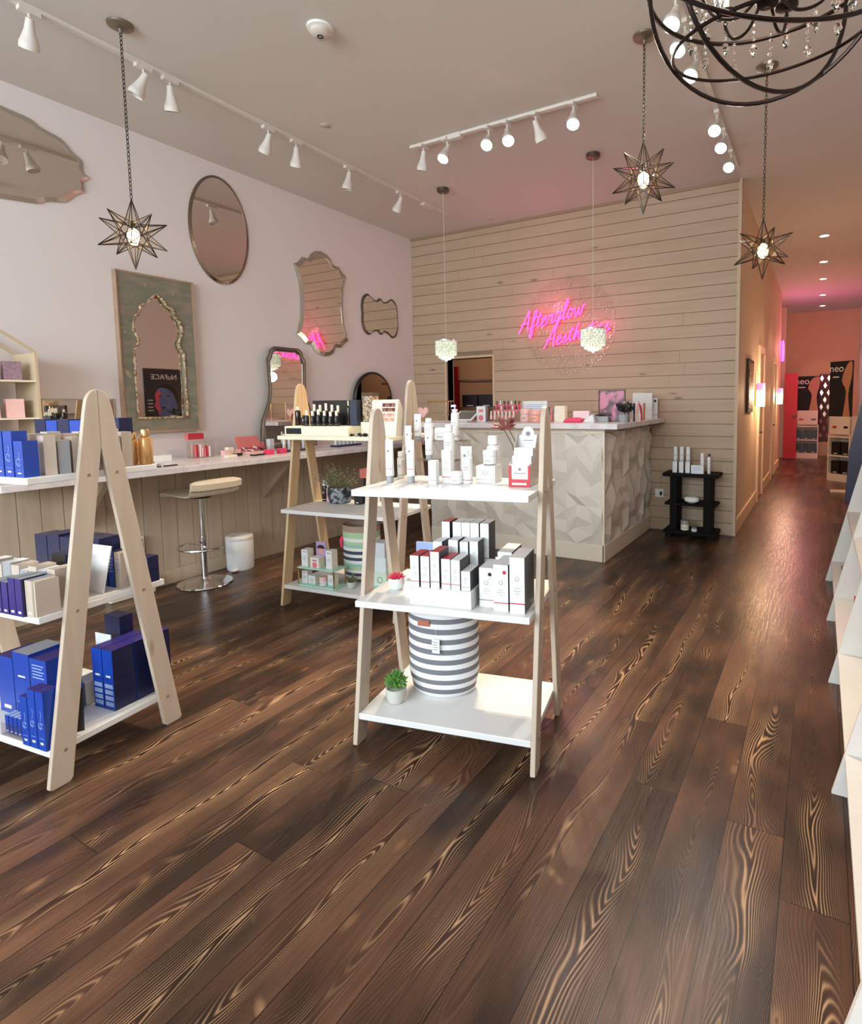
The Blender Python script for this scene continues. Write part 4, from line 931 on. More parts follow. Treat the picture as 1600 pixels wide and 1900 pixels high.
for i in range(4): bottle('slim bottle with %s cap, %s right of the salmon pot on the desk'%(['white','dark','pink','white'][i],ORD[i]),dp(-2.295+.032*i,5.0+.02*(i%2)),.013,.12+.02*(i%2),[BLUSH,AMBER,PINKP,PAPER][i],[PAPER,BLACK,PINKP,PAPER][i],caph=.4,capr=.6)
carton('tall cream gift bag shape behind the unit leg on the desk',dp(-2.13,5.0),(.10,.06,.15),(CREAM,)*3,'label',name='gift_bag',cat='bag')
o=MB().prism([(-.09,0),(.09,0),(.10,.03),(.04,.045),(-.06,.035)],'y',-.05,.05).build('pink_pouch',HOTP,None,dp(-1.98,4.93),bevel=.01); tag(o,'hot pink folded pouch on the desk','pouch')
carton('pale pink flat carton behind the hot pink pouch',dp(-1.95,5.08),(.16,.06,.10),(plain('pale_pink_board',(236,214,216),.5),)*3,'')
o=MB().prism([(-.05,0),(.06,0),(.05,.075),(-.01,.04)],'y',-.03,.03).build('white_pouch',PAPER,None,dp(-1.83,4.93),bevel=.004); tag(o,'crumpled white pouch right of the hot pink pouch','pouch')
t=thing('hair_clip','dark ribbed clip lying on a grey pad near the framed picture','clip',dp(-1.73,5.02)); MB().box(-.06,.06,-.03,.03,0,.05).build('pad',GREYP,t,bevel=.004); m=MB(); m.tube([(-.07,0,.06),(0,0,.075),(.07,0,.062)],[.006,.014,.006],7).build('clip_body',plain('dark_olive_plastic',(44,44,32),.5),t)
fp=thing('framed_picture','dark framed pink and violet picture leaning on the desk','picture',dp(-1.655,5.06)); MB().ring([(-.125,0),(.125,0),(.125,.29),(-.125,.29)],[(-.115,.01),(.115,.01),(.115,.28),(-.115,.28)],'y',-.012,.004).build('frame',plain('dark_frame',(62,36,40),.4),fp)
ak=NT('pink_violet_art'); n_=ak.noise(ak.scale(ak.obj(),(1,1,1)),9.,3.,.6,.5); ak.set(color=ak.mix(ak.ramp(n_,.42,.58),lin((70,38,60)),lin((190,110,134))),rough=.3); MB().box(-.115,.115,-.006,0,.01,.28).build('picture',ak.mat,fp)
m=thing('ribbon_bouquet','black ribbon bouquet in a grey pot on the desk corner','ornament',dp(-1.50,4.92))
MB().lathe([(.04,0),(.05,.07),(.046,.07),(.001,.065)],14).build('pot',GREYP,m); b_=MB(); rnd=random.Random(8)
for i in range(22):
    a=rnd.uniform(0,6.28); d_=Vector((cos(a),sin(a)*.7,rnd.uniform(.1,1.3))).normalized()*.095; b_.tube([(0,0,.09),(d_[0]*.6,d_[1]*.6,.10+d_[2]*.6),(d_[0],d_[1],.10+d_[2])],[.004,.022,.006],6)
b_.build('ribbon_loops',BLACK,m)
for i in range(5): o=MB().tube([(0,0,0),(.0,0,.05),(.012*(i%3-1),0,.13+.03*(i%3)),(.03*(i%3-1),0,.17)],[.010,.009,.012,.003],7).build('novelty_pen',[PURPP,NAVYP,BLUSH,REDP,plain('ginger_print',(190,120,80),.5)][i],None,dp(-1.50+.012*(i%2),5.06+.13*i)); tag(o,'%s flower-topped pen standing on the desk, %s right of the black bouquet'%(['violet','navy','blush','red','ginger'][i],ORD[i]),'pen')
# cards stand along the side wing of the desk, nearer the wall
carton('large white card with a ginger portrait on the desk side wing',(-1.62,5.95,DZ),(.20,.02,.27),(PAPER,)*3,'label',name='picture_card',cat='card',rz=.5)
carton('narrow white card with a small black figure at the end of the desk wing',(-1.56,6.12,DZ),(.11,.02,.22),(PAPER,)*3,'dot',name='picture_card',cat='card',rz=.4)
# ------------------------------------------------------------------ black stand by the wall
bs=thing('black_side_stand','black three-tier side stand against the shiplap wall','stand',(-1.125,6.06,0))
BK=plain('black_stained_wood',(17,13,12),.7,var=.2,vs=20,spec=.15)
MB().box(-.27,.27,-.15,.15,.63,.665).build('top_board',BK,bs,bevel=.004); MB().box(-.25,.25,-.14,.14,.335,.36).build('middle_shelf',BK,bs,bevel=.003); MB().box(-.26,.26,-.15,.15,.04,.075).build('bottom_shelf',BK,bs,bevel=.003)
for x in(-.20,.13): MB().box(x,x+.07,-.12,.12,0.075,.63).build('side_support',BK,bs,bevel=.002)
for x in(-.24,.18): MB().box(x,x+.06,-.14,.14,0,.04).build('foot',BK,bs)
SZ=.6655
for i in range(3):
    x=-1.285+.063*i
    o=carton('black pedestal block under the %s tall white canister on the black stand'%ORD[i],(x,6.0,SZ),(.045,.05,.11),(PAPER,BLACK,BLACK),'',name='sample_block')
    bottle('tall white canister on a block, %s from the left on the black stand'%ORD[i],(x,6.0,SZ+.1105),.021,.155,PAPER,PAPER,0,capr=.95,neck=.9,band=BLACK)
carton('low white box with black print in the middle of the black stand',(-1.06,5.98,SZ),(.12,.06,.085),(PAPER,)*3,'text',)
bottle('tall white bottle behind the low printed box on the black stand',(-1.03,6.06,SZ),.02,.20,PAPER,PAPER,0,capr=.95,neck=.9)
bottle('slim white spray bottle with black collar at the right of the black stand',(-.955,6.0,SZ),.016,.20,PAPER,BLACK,0,caph=.15,capr=.6)
bw=MB().lathe([(.03,0),(.06,.02),(.062,.045),(.05,.06),(.03,.062),(.001,.05)],20,sx=1.2).build('rolled_towel',plain('white_towel',(240,238,230),.95,bump=.6,vs=200),None,(-1.115,5.99,.3605)); tag(bw,'rolled white towel on the middle tier of the black stand','towel')
jar('white lidded pot at the left of the lowest tier of the black stand',(-1.18,5.99,.0755),.042,.10,CREAM,plain('greyed_lid',(150,146,140),.4))
jar('small white pot right of the larger one on the lowest tier of the black stand',(-1.08,5.95,.0755),.028,.055,PAPER,DGREY)
# ------------------------------------------------------------------ track lighting
SPOTS=[];POINTS=[]
TRW=plain('white_track',(214,206,196),.5)
LENSW=emis('lit_lamp_warm',(255,226,170),60); LENSC=emis('lit_lamp_cool',(240,245,255),60); LENSO=plain('unlit_lamp_glass',(210,204,196),.2)
def head(label,x,y,target,lit=None,group=None):
    t=thing('track_light_head',label,'spotlight',(x,y,H-.022),0,group)
    MB().box(-.018,.018,-.05,.05,-.022,0).cyl((0,0,-.02),(0,0,-.075),.007,n=8).build('track_adapter',TRW,t)
    d=(Vector(target)-Vector((x,y,H-.10))).normalized(); q=d.to_track_quat('-Z','Y')
    T=Matrix.Translation((0,0,-.075))@q.to_matrix().to_4x4()
    MB().lathe([(.018,.03),(.022,.0),(.026,-.03),(.043,-.085),(.047,-.09),(.047,-.12),(.043,-.12),(.043,-.095)],20,T=T).build('lamp_cone',TRW,t)
    MB().lathe([(.001,-.108),(.041,-.108),(.041,-.105)],18,T=T).build('bulb_face',{None:LENSO,'w':LENSW,'c':LENSC}[lit],t)
    if lit:
        p=Vector((x,y,H-.022))+Vector((0,0,-.075))+d*.15
        SPOTS.append((tuple(p),target,HEADW[lit] if x<-1 else 22,{'w':(1,.80,.56),'c':(1,.96,.92)}[lit]))
HEADW={'w':200,'c':26}
def track(label,p0,p1,feed=None):
    t=thing('light_track',label,'light track',(0,0,0))
    a=Vector(p0);b=Vector(p1);d=(b-a).normalized();n=Vector((-d.y,d.x,0))*.018
    m=MB(); vs=[a-n,a+n,b+n,b-n]; z0,z1=H-.022,H-.0005
    m.add([(v.x,v.y,z) for z in (z0,z1) for v in vs],[(0,1,2,3),(4,5,6,7),(0,1,5,4),(1,2,6,5),(2,3,7,6),(3,0,4,7)]).build('track_rail',TRW,t)
    if feed:
        c=a+d*feed; MB().boxc((c.x,c.y,H-.02),(.05,.18,.04) if abs(d.y)>.5 else (.18,.05,.04)).build('feed_box',TRW,t,bevel=.003)
    return t
track('long white light track running parallel to the pink-white wall',(-3.80,.55,0),(-3.80,5.62,0),4.7)
track('short white light track crossing the middle of the ceiling',(-3.09,4.055,0),(-1.44,4.055,0),.42)
track('white light track above the passage beside the corridor corner',(-.735,3.1,0),(-.735,5.9,0))
nm=ORD
for i,y in enumerate((1.65,2.25,2.42,3.19,3.46,4.06,4.79)):
    head('unlit white spotlight head on the long left track, %s from its near end'%ORD[i],-3.80,y,(-4.8+(i%3)*.3,y+(.25,-.5,.35,.1,.5,.0,.2)[i],1.9),None,'spotlight heads on the left track')
tg=[(-3.5,4.4,1.5),(-2.9,2.0,0.0),(-1.5,1.3,0),(-.7,1.9,0),(-1.4,5.2,1.2),(-.9,1.9,0)]
for i,(x,l) in enumerate(zip((-2.96,-2.72,-2.33,-2.165,-1.92,-1.62),(None,'w','w','w',None,'c'))):
    head(('%s spotlight head on the middle track, %s from its left end'%({None:'unlit','w':'warm glowing','c':'cool bright'}[l],ORD[i])),x,4.055,tg[i],l,'spotlight heads on the middle track')
for i,(y,l,t_) in enumerate(((3.30,'c',(-1.0,1.2,.0)),(3.55,'c',(-1.6,1.6,.5)),(3.86,'c',(-1.2,2.0,.8)),(4.72,'w',(-.9,2.2,.6)),(5.05,'c',(-1.0,2.6,.6)),(5.5,'c',(-1.0,2.8,.6)))):
    head('bright spotlight head on the passage track, %s from its near end'%ORD[i],-.735,y,t_,l,'spotlight heads on the passage track')
# smoke detector and sprinkler caps
s=thing('smoke_detector','white round smoke detector on the ceiling','detector',(-2.585,2.565,H-.0005)); MB().lathe([(.075,0),(.073,-.012),(.058,-.016)],30).build('base_plate',WHITE,s); MB().lathe([(.055,-.012),(.055,-.035),(.04,-.048),(.001,-.05)],26).build('cover',plain('aged_white_plastic',(206,196,184),.5),s); MB().ring([(.018*cos(a),.018*sin(a)) for a in [i*pi/6 for i in range(12)]],[(.012*cos(a),.012*sin(a)) for a in [i*pi/6 for i in range(12)]],'z',-.052,-.049).build('vent_ring',DARKM,s)
for i,(x,y) in enumerate(((-3.43,3.42),(-3.46,6.04),)):
    tag(MB().lathe([(.036,0),(.036,-.004),(.03,-.007),(.001,-.008)],20).build('sprinkler_cap',plain('sprinkler_cap_paint_%d'%i,(196,180,168),.5),None,(x,y,H-.0005)),['round sprinkler cap on the ceiling between the left track and middle track','round sprinkler cap on the ceiling near the shiplap wall'][i],'cap')
# ------------------------------------------------------------------ star lanterns
CANOPY=plain('weathered_nickel',(132,120,104),.4,.8,var=.2,vs=30)
def star(label,x,y,zc,R,rz,glow):
    t=thing('star_lantern',label,'pendant light',(x,y,zc),rz)
    ph=(1+5**.5)/2; core=R*.36
    ico=[Vector(v).normalized() for v in ((0,1,ph),(0,-1,ph),(0,1,-ph),(0,-1,-ph),(1,ph,0),(-1,ph,0),(1,-ph,0),(-1,-ph,0),(ph,0,1),(-ph,0,1),(ph,0,-1),(-ph,0,-1))]
    q=ico[0].rotation_difference(Vector((0,0,1))); ico=[q@v for v in ico]
    tris=[(a,b,c) for a in range(12) for b in range(a+1,12) for c in range(b+1,12) if min(ico[a].dot(ico[b]),ico[b].dot(ico[c]),ico[a].dot(ico[c]))>.4]
    dod=[((ico[a]+ico[b]+ico[c]).normalized()*core,(a,b,c)) for a,b,c in tris]
    wires=MB(); pan=MB(); cnt=0
    for i,v in enumerate(ico):
        tip=v*R; base=[p for p,s_ in dod if i in s_]
        u=v.orthogonal().normalized(); w_=v.cross(u); base.sort(key=lambda p:atan2(p.dot(w_),p.dot(u)))
        for k,p in enumerate(base):
            wires.tube([tip,p],.0026,5); pan.add([tip,p,base[(k+1)%5]],[(0,1,2)])
    done=set()
    for i,(p,s_) in enumerate(dod):
        for j,(q_,r_) in enumerate(dod):
            if j>i and len(set(s_)&set(r_))==2: wires.tube([p,q_],.0026,5)
    wires.ball((0,0,R),.006,n=6,k=4)
    wires.build('wire_frame',IRON,t); pan.build('glass_panes',PANE,t)
    bl=MB().ball((0,0,-.012),.034,n=14,k=10,sz=1.45).build('bulb',emis('lantern_bulb',(255,214,150),glow),t); MB().cyl((0,0,.03),(0,0,.075),.013,n=10).build('lamp_holder',IRON,t)
    L=H-zc; z=R+.004; m=MB(); k=0
    while z<L-.05:
        pl=[(.007*cos(a),0,.015*sin(a)) if k%2==0 else (0,.007*cos(a),.015*sin(a)) for a in [i*pi/5 for i in range(10)]]
        m.tube([(p[0],p[1],p[2]+z+.013) for p in pl],.0022,5,closed=True); z+=.0235; k+=1
    m.build('chain',IRON,t)
    MB().lathe([(.068,L-.0005),(.066,L-.012),(.04,L-.024),(.012,L-.028),(.008,L-.05)],26).build('ceiling_canopy',CANOPY,t)
    POINTS.append(((x,y,zc-.0),2,(1,.84,.64),.03))
star('wire star lantern hanging by a chain above the carved green mirror',-3.54,1.98,2.408,.20,.35,11)
star('wire star lantern hanging in front of the shiplap wall top right of the neon sign',-.978,3.582,2.752,.215,.9,11)
star('wire star lantern hanging furthest right at the corridor mouth',-.364,4.30,2.405,.20,.45,11)
# ------------------------------------------------------------------ crystal drum pendants over the desk
CRYS=emis('lit_crystal',(236,240,220),2.2); k_=NT('lit_crystal_beads'); nn=k_.noise(k_.obj(),70.,2.); k_.set(color=lin((206,212,196)),rough=.1,emit=k_.mix(k_.ramp(nn,.38,.62),lin((120,130,112)),lin((255,252,232))),estr=.5); CRYS=k_.mat
def drum(label,x,y,zt):
    t=thing('crystal_pendant',label,'pendant light',(x,y,zt))
    L=H-zt
    MB().lathe([(.062,L-.0005),(.062,L-.03),(.055,L-.036),(.001,L-.037)],26).build('ceiling_canopy',NICKEL,t)
    MB().cyl((0,0,0),(0,0,L-.03),.0022,n=6).build('cord',plain('pale_cord',(210,200,186),.5),t)
    MB().ring(ell(.105,.105,24),ell(.098,.098,24),'z',-.012,0).build('top_ring',CHROME,t)
    m=MB()
    for k in range(6):
        n=20; 
        for i in range(n):
            a=2*pi*(i+.5*(k%2))/n; m.ball((.10*cos(a),.10*sin(a),-.022-.024*k),.0145,n=5,k=4,smooth=False)
    for k,(r,n,z) in enumerate(((.07,13,-.17),(.04,8,-.187),(.001,1,-.203))):
        for i in range(n):
            a=2*pi*i/n; m.ball((r*cos(a),r*sin(a),z),.016,n=5,k=4,smooth=False)
    m.build('crystal_strands',CRYS,t)
    POINTS.append(((x,y,zt-.29),5,(1,.95,.8),.06))
drum('glowing crystal drum pendant on the left over the reception desk',-3.405,4.98,2.055)
drum('glowing crystal drum pendant on the right in front of the neon sign',-1.808,4.985,2.06)
# ------------------------------------------------------------------ orb chandelier
ch=thing('orb_chandelier','dark metal orb chandelier with crystal drops at the top right','chandelier',(-.175,2.03,2.70))
R_=.355
def ringpts(r,tilt,az,n=56,z=0):
    M_=Matrix.Rotation(az,3,'Z')@Matrix.Rotation(tilt,3,'X'); return [tuple(M_@Vector((r*cos(2*pi*i/n),r*sin(2*pi*i/n),z))) for i in range(n)]
for nm_,r,tilt,az,z,th in (('equator_ring',R_,radians(0),0,0,.0075),('tilted_ring',R_*.985,radians(52),.5,0,.007),('tilted_ring',R_*.985,radians(-58),.2,0,.007),('upright_ring',R_*.97,radians(90),.9,0,.007),('lower_ring',R_*.80,radians(8),0,-.19,.0055)):
    MB().tube(ringpts(r,tilt,az,z=z),th,7,closed=True).build(nm_,plain(nm_+'_metal',(44,34,30),.3,.85),ch)
MB().cyl((0,0,.0),(0,0,H-2.70-.03),.008,n=8).build('stem',DARKM,ch); MB().lathe([(.07,H-2.701),(.066,H-2.72),(.02,H-2.735)],24).build('ceiling_canopy',DARKM,ch)
MB().lathe([(.001,-.10),(.03,-.095),(.038,-.07),(.03,-.05),(.02,0),(.03,.06),(.012,.10),(.001,.12)],20).build('hub',DARKM,ch)
CL=glassm('crystal_glass',(255,250,240),.0,1.5)
for i in range(6):
    a=2*pi*i/6+.3; c,s_=cos(a),sin(a)
    arm=MB().tube(cat([(.02*c,.02*s_,-.06),(.08*c,.08*s_,-.12),(.15*c,.15*s_,-.11),(.19*c,.19*s_,-.05),(.19*c,.19*s_,-.02)],5),.005,7).lathe([(.012,-.02),(.035,-.012),(.036,-.006)],14,(.19*c,.19*s_,0)).build('candle_arm',DARKM,ch)
    MB().cyl((.19*c,.19*s_,-.006),(.19*c,.19*s_,.06),.010,n=10).build('candle_sleeve',CREAM,arm)
    MB().lathe([(.008,.06),(.016,.085),(.010,.115),(.001,.135)],12,(.19*c,.19*s_,0)).build('candle_bulb',emis('candle_bulb_glow',(255,226,176),7),arm)
    for k in range(4):
        m=MB(); b=a+.26*k; rr=.19+.035*(k%2)*1; x,y=rr*cos(b),rr*sin(b); z=-.04-.02*(k%2)
        for q in range(3+k%2): m.ball((x,y,z-.022*q),.0075,n=6,k=4,smooth=False)
        m.lathe([(.001,-.045),(.013,-.018),(.009,-.006),(.001,0)],6,(x,y,z-.022*(3+k%2)+.006),smooth=False)
        m.build('crystal_drop',CL,arm)
POINTS.append(((-.175,2.03,2.86),6,(1,.90,.76),.10))
# ------------------------------------------------------------------ neon sign with round clear backing
sg=thing('neon_sign','glowing pink two-line handwritten neon sign on a round clear backing','sign',(-2.555,YB-.03,2.27))
bk_=NT('speckled_clear_acrylic'); 
o_=bk_.obj(); vn=bk_.n('ShaderNodeTexVoronoi',{'Vector':o_,'Scale':30.}).outputs['Distance']; n2=bk_.noise(o_,8.,2.)
fac=bk_.math('MULTIPLY',bk_.ramp(vn,.34,.16),bk_.ramp(n2,.36,.56)); 
tb=bk_.t.nodes.new('ShaderNodeBsdfTransparent'); tb.inputs[0].default_value=(.99,.98,.97,1)
bk_.set(color=lin((214,204,192)),rough=.08,metal=.55); mx=bk_.t.nodes.new('ShaderNodeMixShader')
bk_.t.links.new(bk_.math('ADD',bk_.math('MULTIPLY',fac,.75),.03),mx.inputs[0]); bk_.t.links.new(tb.outputs[0],mx.inputs[1]); bk_.t.links.new(bk_.b.outputs[0],mx.inputs[2]); bk_.t.links.new(mx.outputs[0],bk_.t.nodes['Material Output'].inputs[0])
MB().prism(ell(.56,.565,64),'y',-.008,-.002).build('round_backing',bk_.mat,sg)
GL={ # strokes in units: x-height 1
'A':([[(0,-.05),(.25,.35),(.75,1.75),(.95,2.05),(1.0,1.2),(1.05,.1),(1.2,0)],[(.15,.75),(.6,.85),(1.15,.8)]],1.3),
'f':([[(0,.1),(.3,.7),(.55,1.7),(.4,1.95),(.25,1.5),(.15,.2),(.1,-.7),(.25,-.85),(.35,-.2),(.3,.2),(.6,.35)]],.62),
't':([[(.1,.3),(.35,1.6),(.2,.5),(.3,.05),(.6,.25)],[(.0,1.15),(.6,1.25)]],.6),
'e':([[(0,.3),(.35,.55),(.5,.85),(.3,1.0),(.1,.65),(.15,.15),(.4,.0),(.7,.3)]],.68),
'r':([[(0,.3),(.2,.9),(.3,1.05),(.35,.8),(.6,.95),(.5,.4),(.55,.05),(.8,.25)]],.78),
'g':([[(.6,.9),(.35,1.0),(.1,.6),(.2,.1),(.5,.3),(.62,.95),(.5,-.2),(.3,-.85),(.1,-.6),(.4,-.1),(.85,.3)]],.82),
'l':([[(0,.3),(.3,1.0),(.45,1.9),(.25,2.0),(.15,1.0),(.2,.1),(.5,.25)]],.5),
'o':([[(.5,.95),(.2,.9),(.1,.4),(.35,.0),(.6,.4),(.5,.9),(.6,.75),(.85,.85)]],.82),
'w':([[(0,.9),(.1,.2),(.3,.05),(.45,.85),(.5,.2),(.7,.05),(.85,.9),(1.1,.85)]],1.12),
's':([[(0,.2),(.35,1.0),(.3,.7),(.5,.3),(.3,.0),(.1,.15)],[(.42,.1),(.65,.3)]],.62),
'h':([[(0,.2),(.35,1.9),(.2,.9),(.15,.0),(.3,.7),(.5,.95),(.55,.3),(.7,.05),(.85,.3)]],.85),
'i':([[(0,.3),(.2,.95),(.2,.1),(.45,.3)],[(.25,1.3),(.27,1.4)]],.45),
'c':([[(.5,.85),(.3,1.0),(.1,.6),(.15,.1),(.4,.0),(.65,.3)]],.64)}
NEON=emis('pink_neon_tube',(255,45,135),2.8,(255,120,180))
def word(txt,x0,z0,xh,slope,name,sx=1.):
    m=MB(); x=0
    for chh in txt:
        st,adv=GL[chh]
        for s_ in st:
            P_=cat([(p[0]+.18*p[1],p[1]) for p in s_],4); m.tube([(x0+(x+p[0])*xh*sx,-.030-.001*(i%2),z0+(p[1]+0)*xh+slope*(x+p[0])*xh*sx) for i,p in enumerate(P_)],.0085,6)
        x+=adv
    o=m.build(name,NEON,sg); return x*xh*sx
word('Afterglow',-.63,-.045,.105,.20,'neon_word',1.10)
word('Aesthetics',-.30,-.235,.098,.18,'neon_word',1.16)
POINTS.append(((-2.75,YB-.30,2.5),NEONP,(1,.12,.42),.12)); POINTS.append(((-2.15,YB-.30,2.25),NEONP*.5,(1,.12,.42),.12))
# ------------------------------------------------------------------ slanted shelving along the right
rs=thing('slanted_wall_shelf','long white slanted wall shelving cut by the right edge of the view','shelf',(.34,3.2,0))
XB=.60; HH=1.75
fx=lambda z:.076+.232*z
PW=plain('shelving_white',(220,214,206),.45)
for y in (1.335,2.25,3.165,4.08,4.995):
    MB().prism([(fx(0)-.34,0),(XB-.34,0),(XB-.34,HH),(fx(HH)-.34,HH)],'y',y-3.2,y-3.2+.018).build('side_panel',PW,rs)
ys_=(1.353,2.268,3.183,4.098); 
for i,y in enumerate(ys_):
    for z in (.158,.55,.95,1.35):
        MB().box(fx(z)-.34,XB-.34,y-3.2,y-3.2+.897,z-.02,z).build('shelf_board',PW,rs)
MB().box(XB-.34,XB-.33,1.335-3.2,5.013-3.2,.1,HH).build('back_panel',PW,rs)
o=thing('gold_ornament','gold wire ornament on the far bay of the slanted shelving','ornament',(.20,4.55,.1585)); MB().tube([(.03*cos(a)*(1+.3*sin(3*a)),.02*sin(2*a),.06+.05*sin(a)) for a in [i*pi/12 for i in range(24)]],.004,6,closed=True).box(-.02,.02,-.02,.02,0,.012).build('wire_loop',BRASS,o)
carton('black slim box beside the gold wire ornament',(.28,4.5,.1585),(.04,.10,.17),(BLACK,)*3,'',radians(-90))
for i,y in enumerate((3.42,3.55,3.68)):
    carton('magenta floral box, %s from the near divider on the slanted shelving'%ORD[i],(.235,y,.1585),(.075,.07,[.12,.16,.13][i]),(plain('magenta_floral_%d'%i,(206,50,110),.45,var=.6,vs=60),)*3,'label',radians(-90))
for i,y in enumerate((2.55,2.75)): carton('pale green carton, %s from the near divider on the lower slanted shelf'%ORD[i],(.30,y,.1585),(.09,.08,.16),(plain('pale_green_board_%d'%i,(170,190,110),.5),)*3,'label',radians(-90))
# ------------------------------------------------------------------ NuFACE wall poster (seen in the green mirror)
ps=thing('wall_poster','dark wall poster of a blue-lit face reflected in the green mirror','poster',(XR-.002,6.17,1.62),radians(-90))
MB().box(-.36,.36,-.012,0,-.47,.47).build('poster_board',plain('poster_slate',(40,46,62),.5,vs=3.,var=.1),ps)
fc=MB(); fc.prism(cat([(-.12,-.47),(-.10,-.36),(-.17,-.30),(-.22,-.20),(-.19,.0),(-.10,.12),(.04,.15),(.13,.10),(.18,.0),(.17,-.12),(.20,-.19),(.15,-.26),(.12,-.36),(.04,-.40),(.02,-.47)],4),'y',-.0135,-.0122).build('printed_face',plain('blue_lit_skin',(92,108,164),.6,var=.35,vs=9),ps)
MB().prism(cat([(.10,.10),(.18,.0),(.17,-.12),(.20,-.19),(.15,-.26),(.12,-.34),(.09,-.25),(.12,-.12),(.08,0),(.10,.10)],4),'y',-.0145,-.0137).build('pink_cheek_light',plain('pink_lit_skin',(206,84,110),.6,var=.3,vs=14),ps)
MB().prism(cat([(-.22,-.20),(-.24,.0),(-.16,.14),(.0,.19),(.12,.13),(.02,.13),(-.10,.08),(-.17,-.03),(-.22,-.2)],4),'y',-.0148,-.0138).build('printed_hair',plain('poster_hair',(24,26,40),.6),ps)
f_=MB(); f_.prism([(-.06+.035*cos(i*pi/6),-.02+.012*sin(i*pi/6)) for i in range(12)],'y',-.0152,-.0147).prism([(.09+.025*cos(i*pi/6),-.02+.012*sin(i*pi/6)) for i in range(12)],'y',-.0158,-.0149).prism([(.04+.045*cos(i*pi/6),-.225+.018*sin(i*pi/6)) for i in range(12)],'y',-.0152,-.0147).build('printed_features',plain('poster_features',(34,30,60),.5),ps)
def text(txt,size,mat,parent,loc,rot,name='lettering',ext=.001,align='CENTER'):
    cu=bpy.data.curves.new(name,'FONT'); cu.body=txt; cu.size=size; cu.extrude=ext; cu.align_x=align; cu.align_y='CENTER'
    ob=bpy.data.objects.new(name+'_curve',cu); C.objects.link(ob); dg=bpy.context.evaluated_depsgraph_get()
    me=bpy.data.meshes.new_from_object(ob.evaluated_get(dg)); bpy.data.objects.remove(ob); bpy.data.curves.remove(cu)
    me.materials.clear(); me.materials.append(mat); o=bpy.data.objects.new(name,me); C.objects.link(o); o.parent=parent; o.location=loc; o.rotation_euler=rot; return o
text('NuFACE',.13,WHITE,ps,(.0,-.0135,.32),(radians(90),0,0))
for i in range(4): MB().box(.22,.31,-.0135,-.0122,-.10-.06*i,-.085-.06*i).build('caption_line',PAPER,ps)
# lettering on the earlier goods
# ------------------------------------------------------------------ corridor things
pf=thing('narrow_picture','narrow dark carved panel hanging on the corridor wall','picture',(XC+.002,7.40,1.56)); MB().box(0,.025,-.30,.30,-.31,.31).build('frame',plain('dark_carved_frame',(74,50,36),.6),pf,bevel=.004)
mk=NT('carved_scroll_panel'); n_=mk.noise(mk.obj(),14.,3.,.6,1.5); mk.set(color=mk.mix(mk.ramp(n_,.45,.55),lin((60,42,32)),lin((196,150,110))),rough=.6); mk.bump(n_,.6,.004); MB().box(.022,.03,-.26,.26,-.27,.27).build('carved_panel',mk.mat,pf)
SHADE=emis('lit_sconce_glass',(255,206,110),10.); PSH=emis('pink_lit_shade_top',(255,110,150),2.2)
for i,y in enumerate((8.15,12.2)):
    sc=thing('wall_sconce',['glowing wall sconce nearest on the corridor wall beside the narrow picture','glowing wall sconce further along the corridor by the red door'][i],'wall light',(XC+.002,y,1.46))
    MB().box(0,.02,-.05,.05,-.14,.14).build('back_plate',BRASS,sc,bevel=.002)
    MB().cyl((.07,0,-.15),(.07,0,.06),.05,n=20).build('glass_shade',SHADE,sc); MB().cyl((.07,0,.06),(.07,0,.15),.05,n=20).build('upper_shade',PSH,sc); MB().cyl((0,0,0),(.03,0,0),.01,n=8).build('bracket_arm',BRASS,sc)
    POINTS.append(((XC+.20,y,1.46),26,(1,.64,.40),.06))
pn=thing('purple_neon_sign','small violet neon sign high on the corridor wall','sign',(XC+.03,14.0-.35,2.42)); m=MB()
for k in range(3): m.tube([(0,.0+.28*cos(a)*(1-.25*k),.21*sin(a)*(1-.25*k)) for a in [i*pi/8 for i in range(16)]],.012,6,closed=True)
m.build('neon_loops',emis('violet_neon',(200,50,255),10.),pn); MB().box(-.025,-.012,-.32,.32,-.24,.24).build('backing',ACRYL,pn)
POINTS.append(((XC+.30,13.65,2.5),VIOP,(1,.20,.30),.12))
# recessed downlights
for i,y in enumerate((8.97,10.63,12.12,13.97,15.56)):
    d_=thing('recessed_downlight','round recessed downlight in the corridor ceiling, %s from the near end'%ORD[i],'downlight',(-.01,y,H-.001),0,'corridor downlights')
    MB().ring(ell(.07,.07,20),ell(.055,.055,20),'z',-.006,0).build('trim_ring',WHITE,d_); MB().lathe([(.001,-.004),(.054,-.004),(.054,-.001)],18).build('lamp_face',emis('downlight_glow',(255,232,196),12.),d_)
    SPOTS.append(((-.01,y,H-.04),(-.01,y,0),34,(1,.66,.46)))
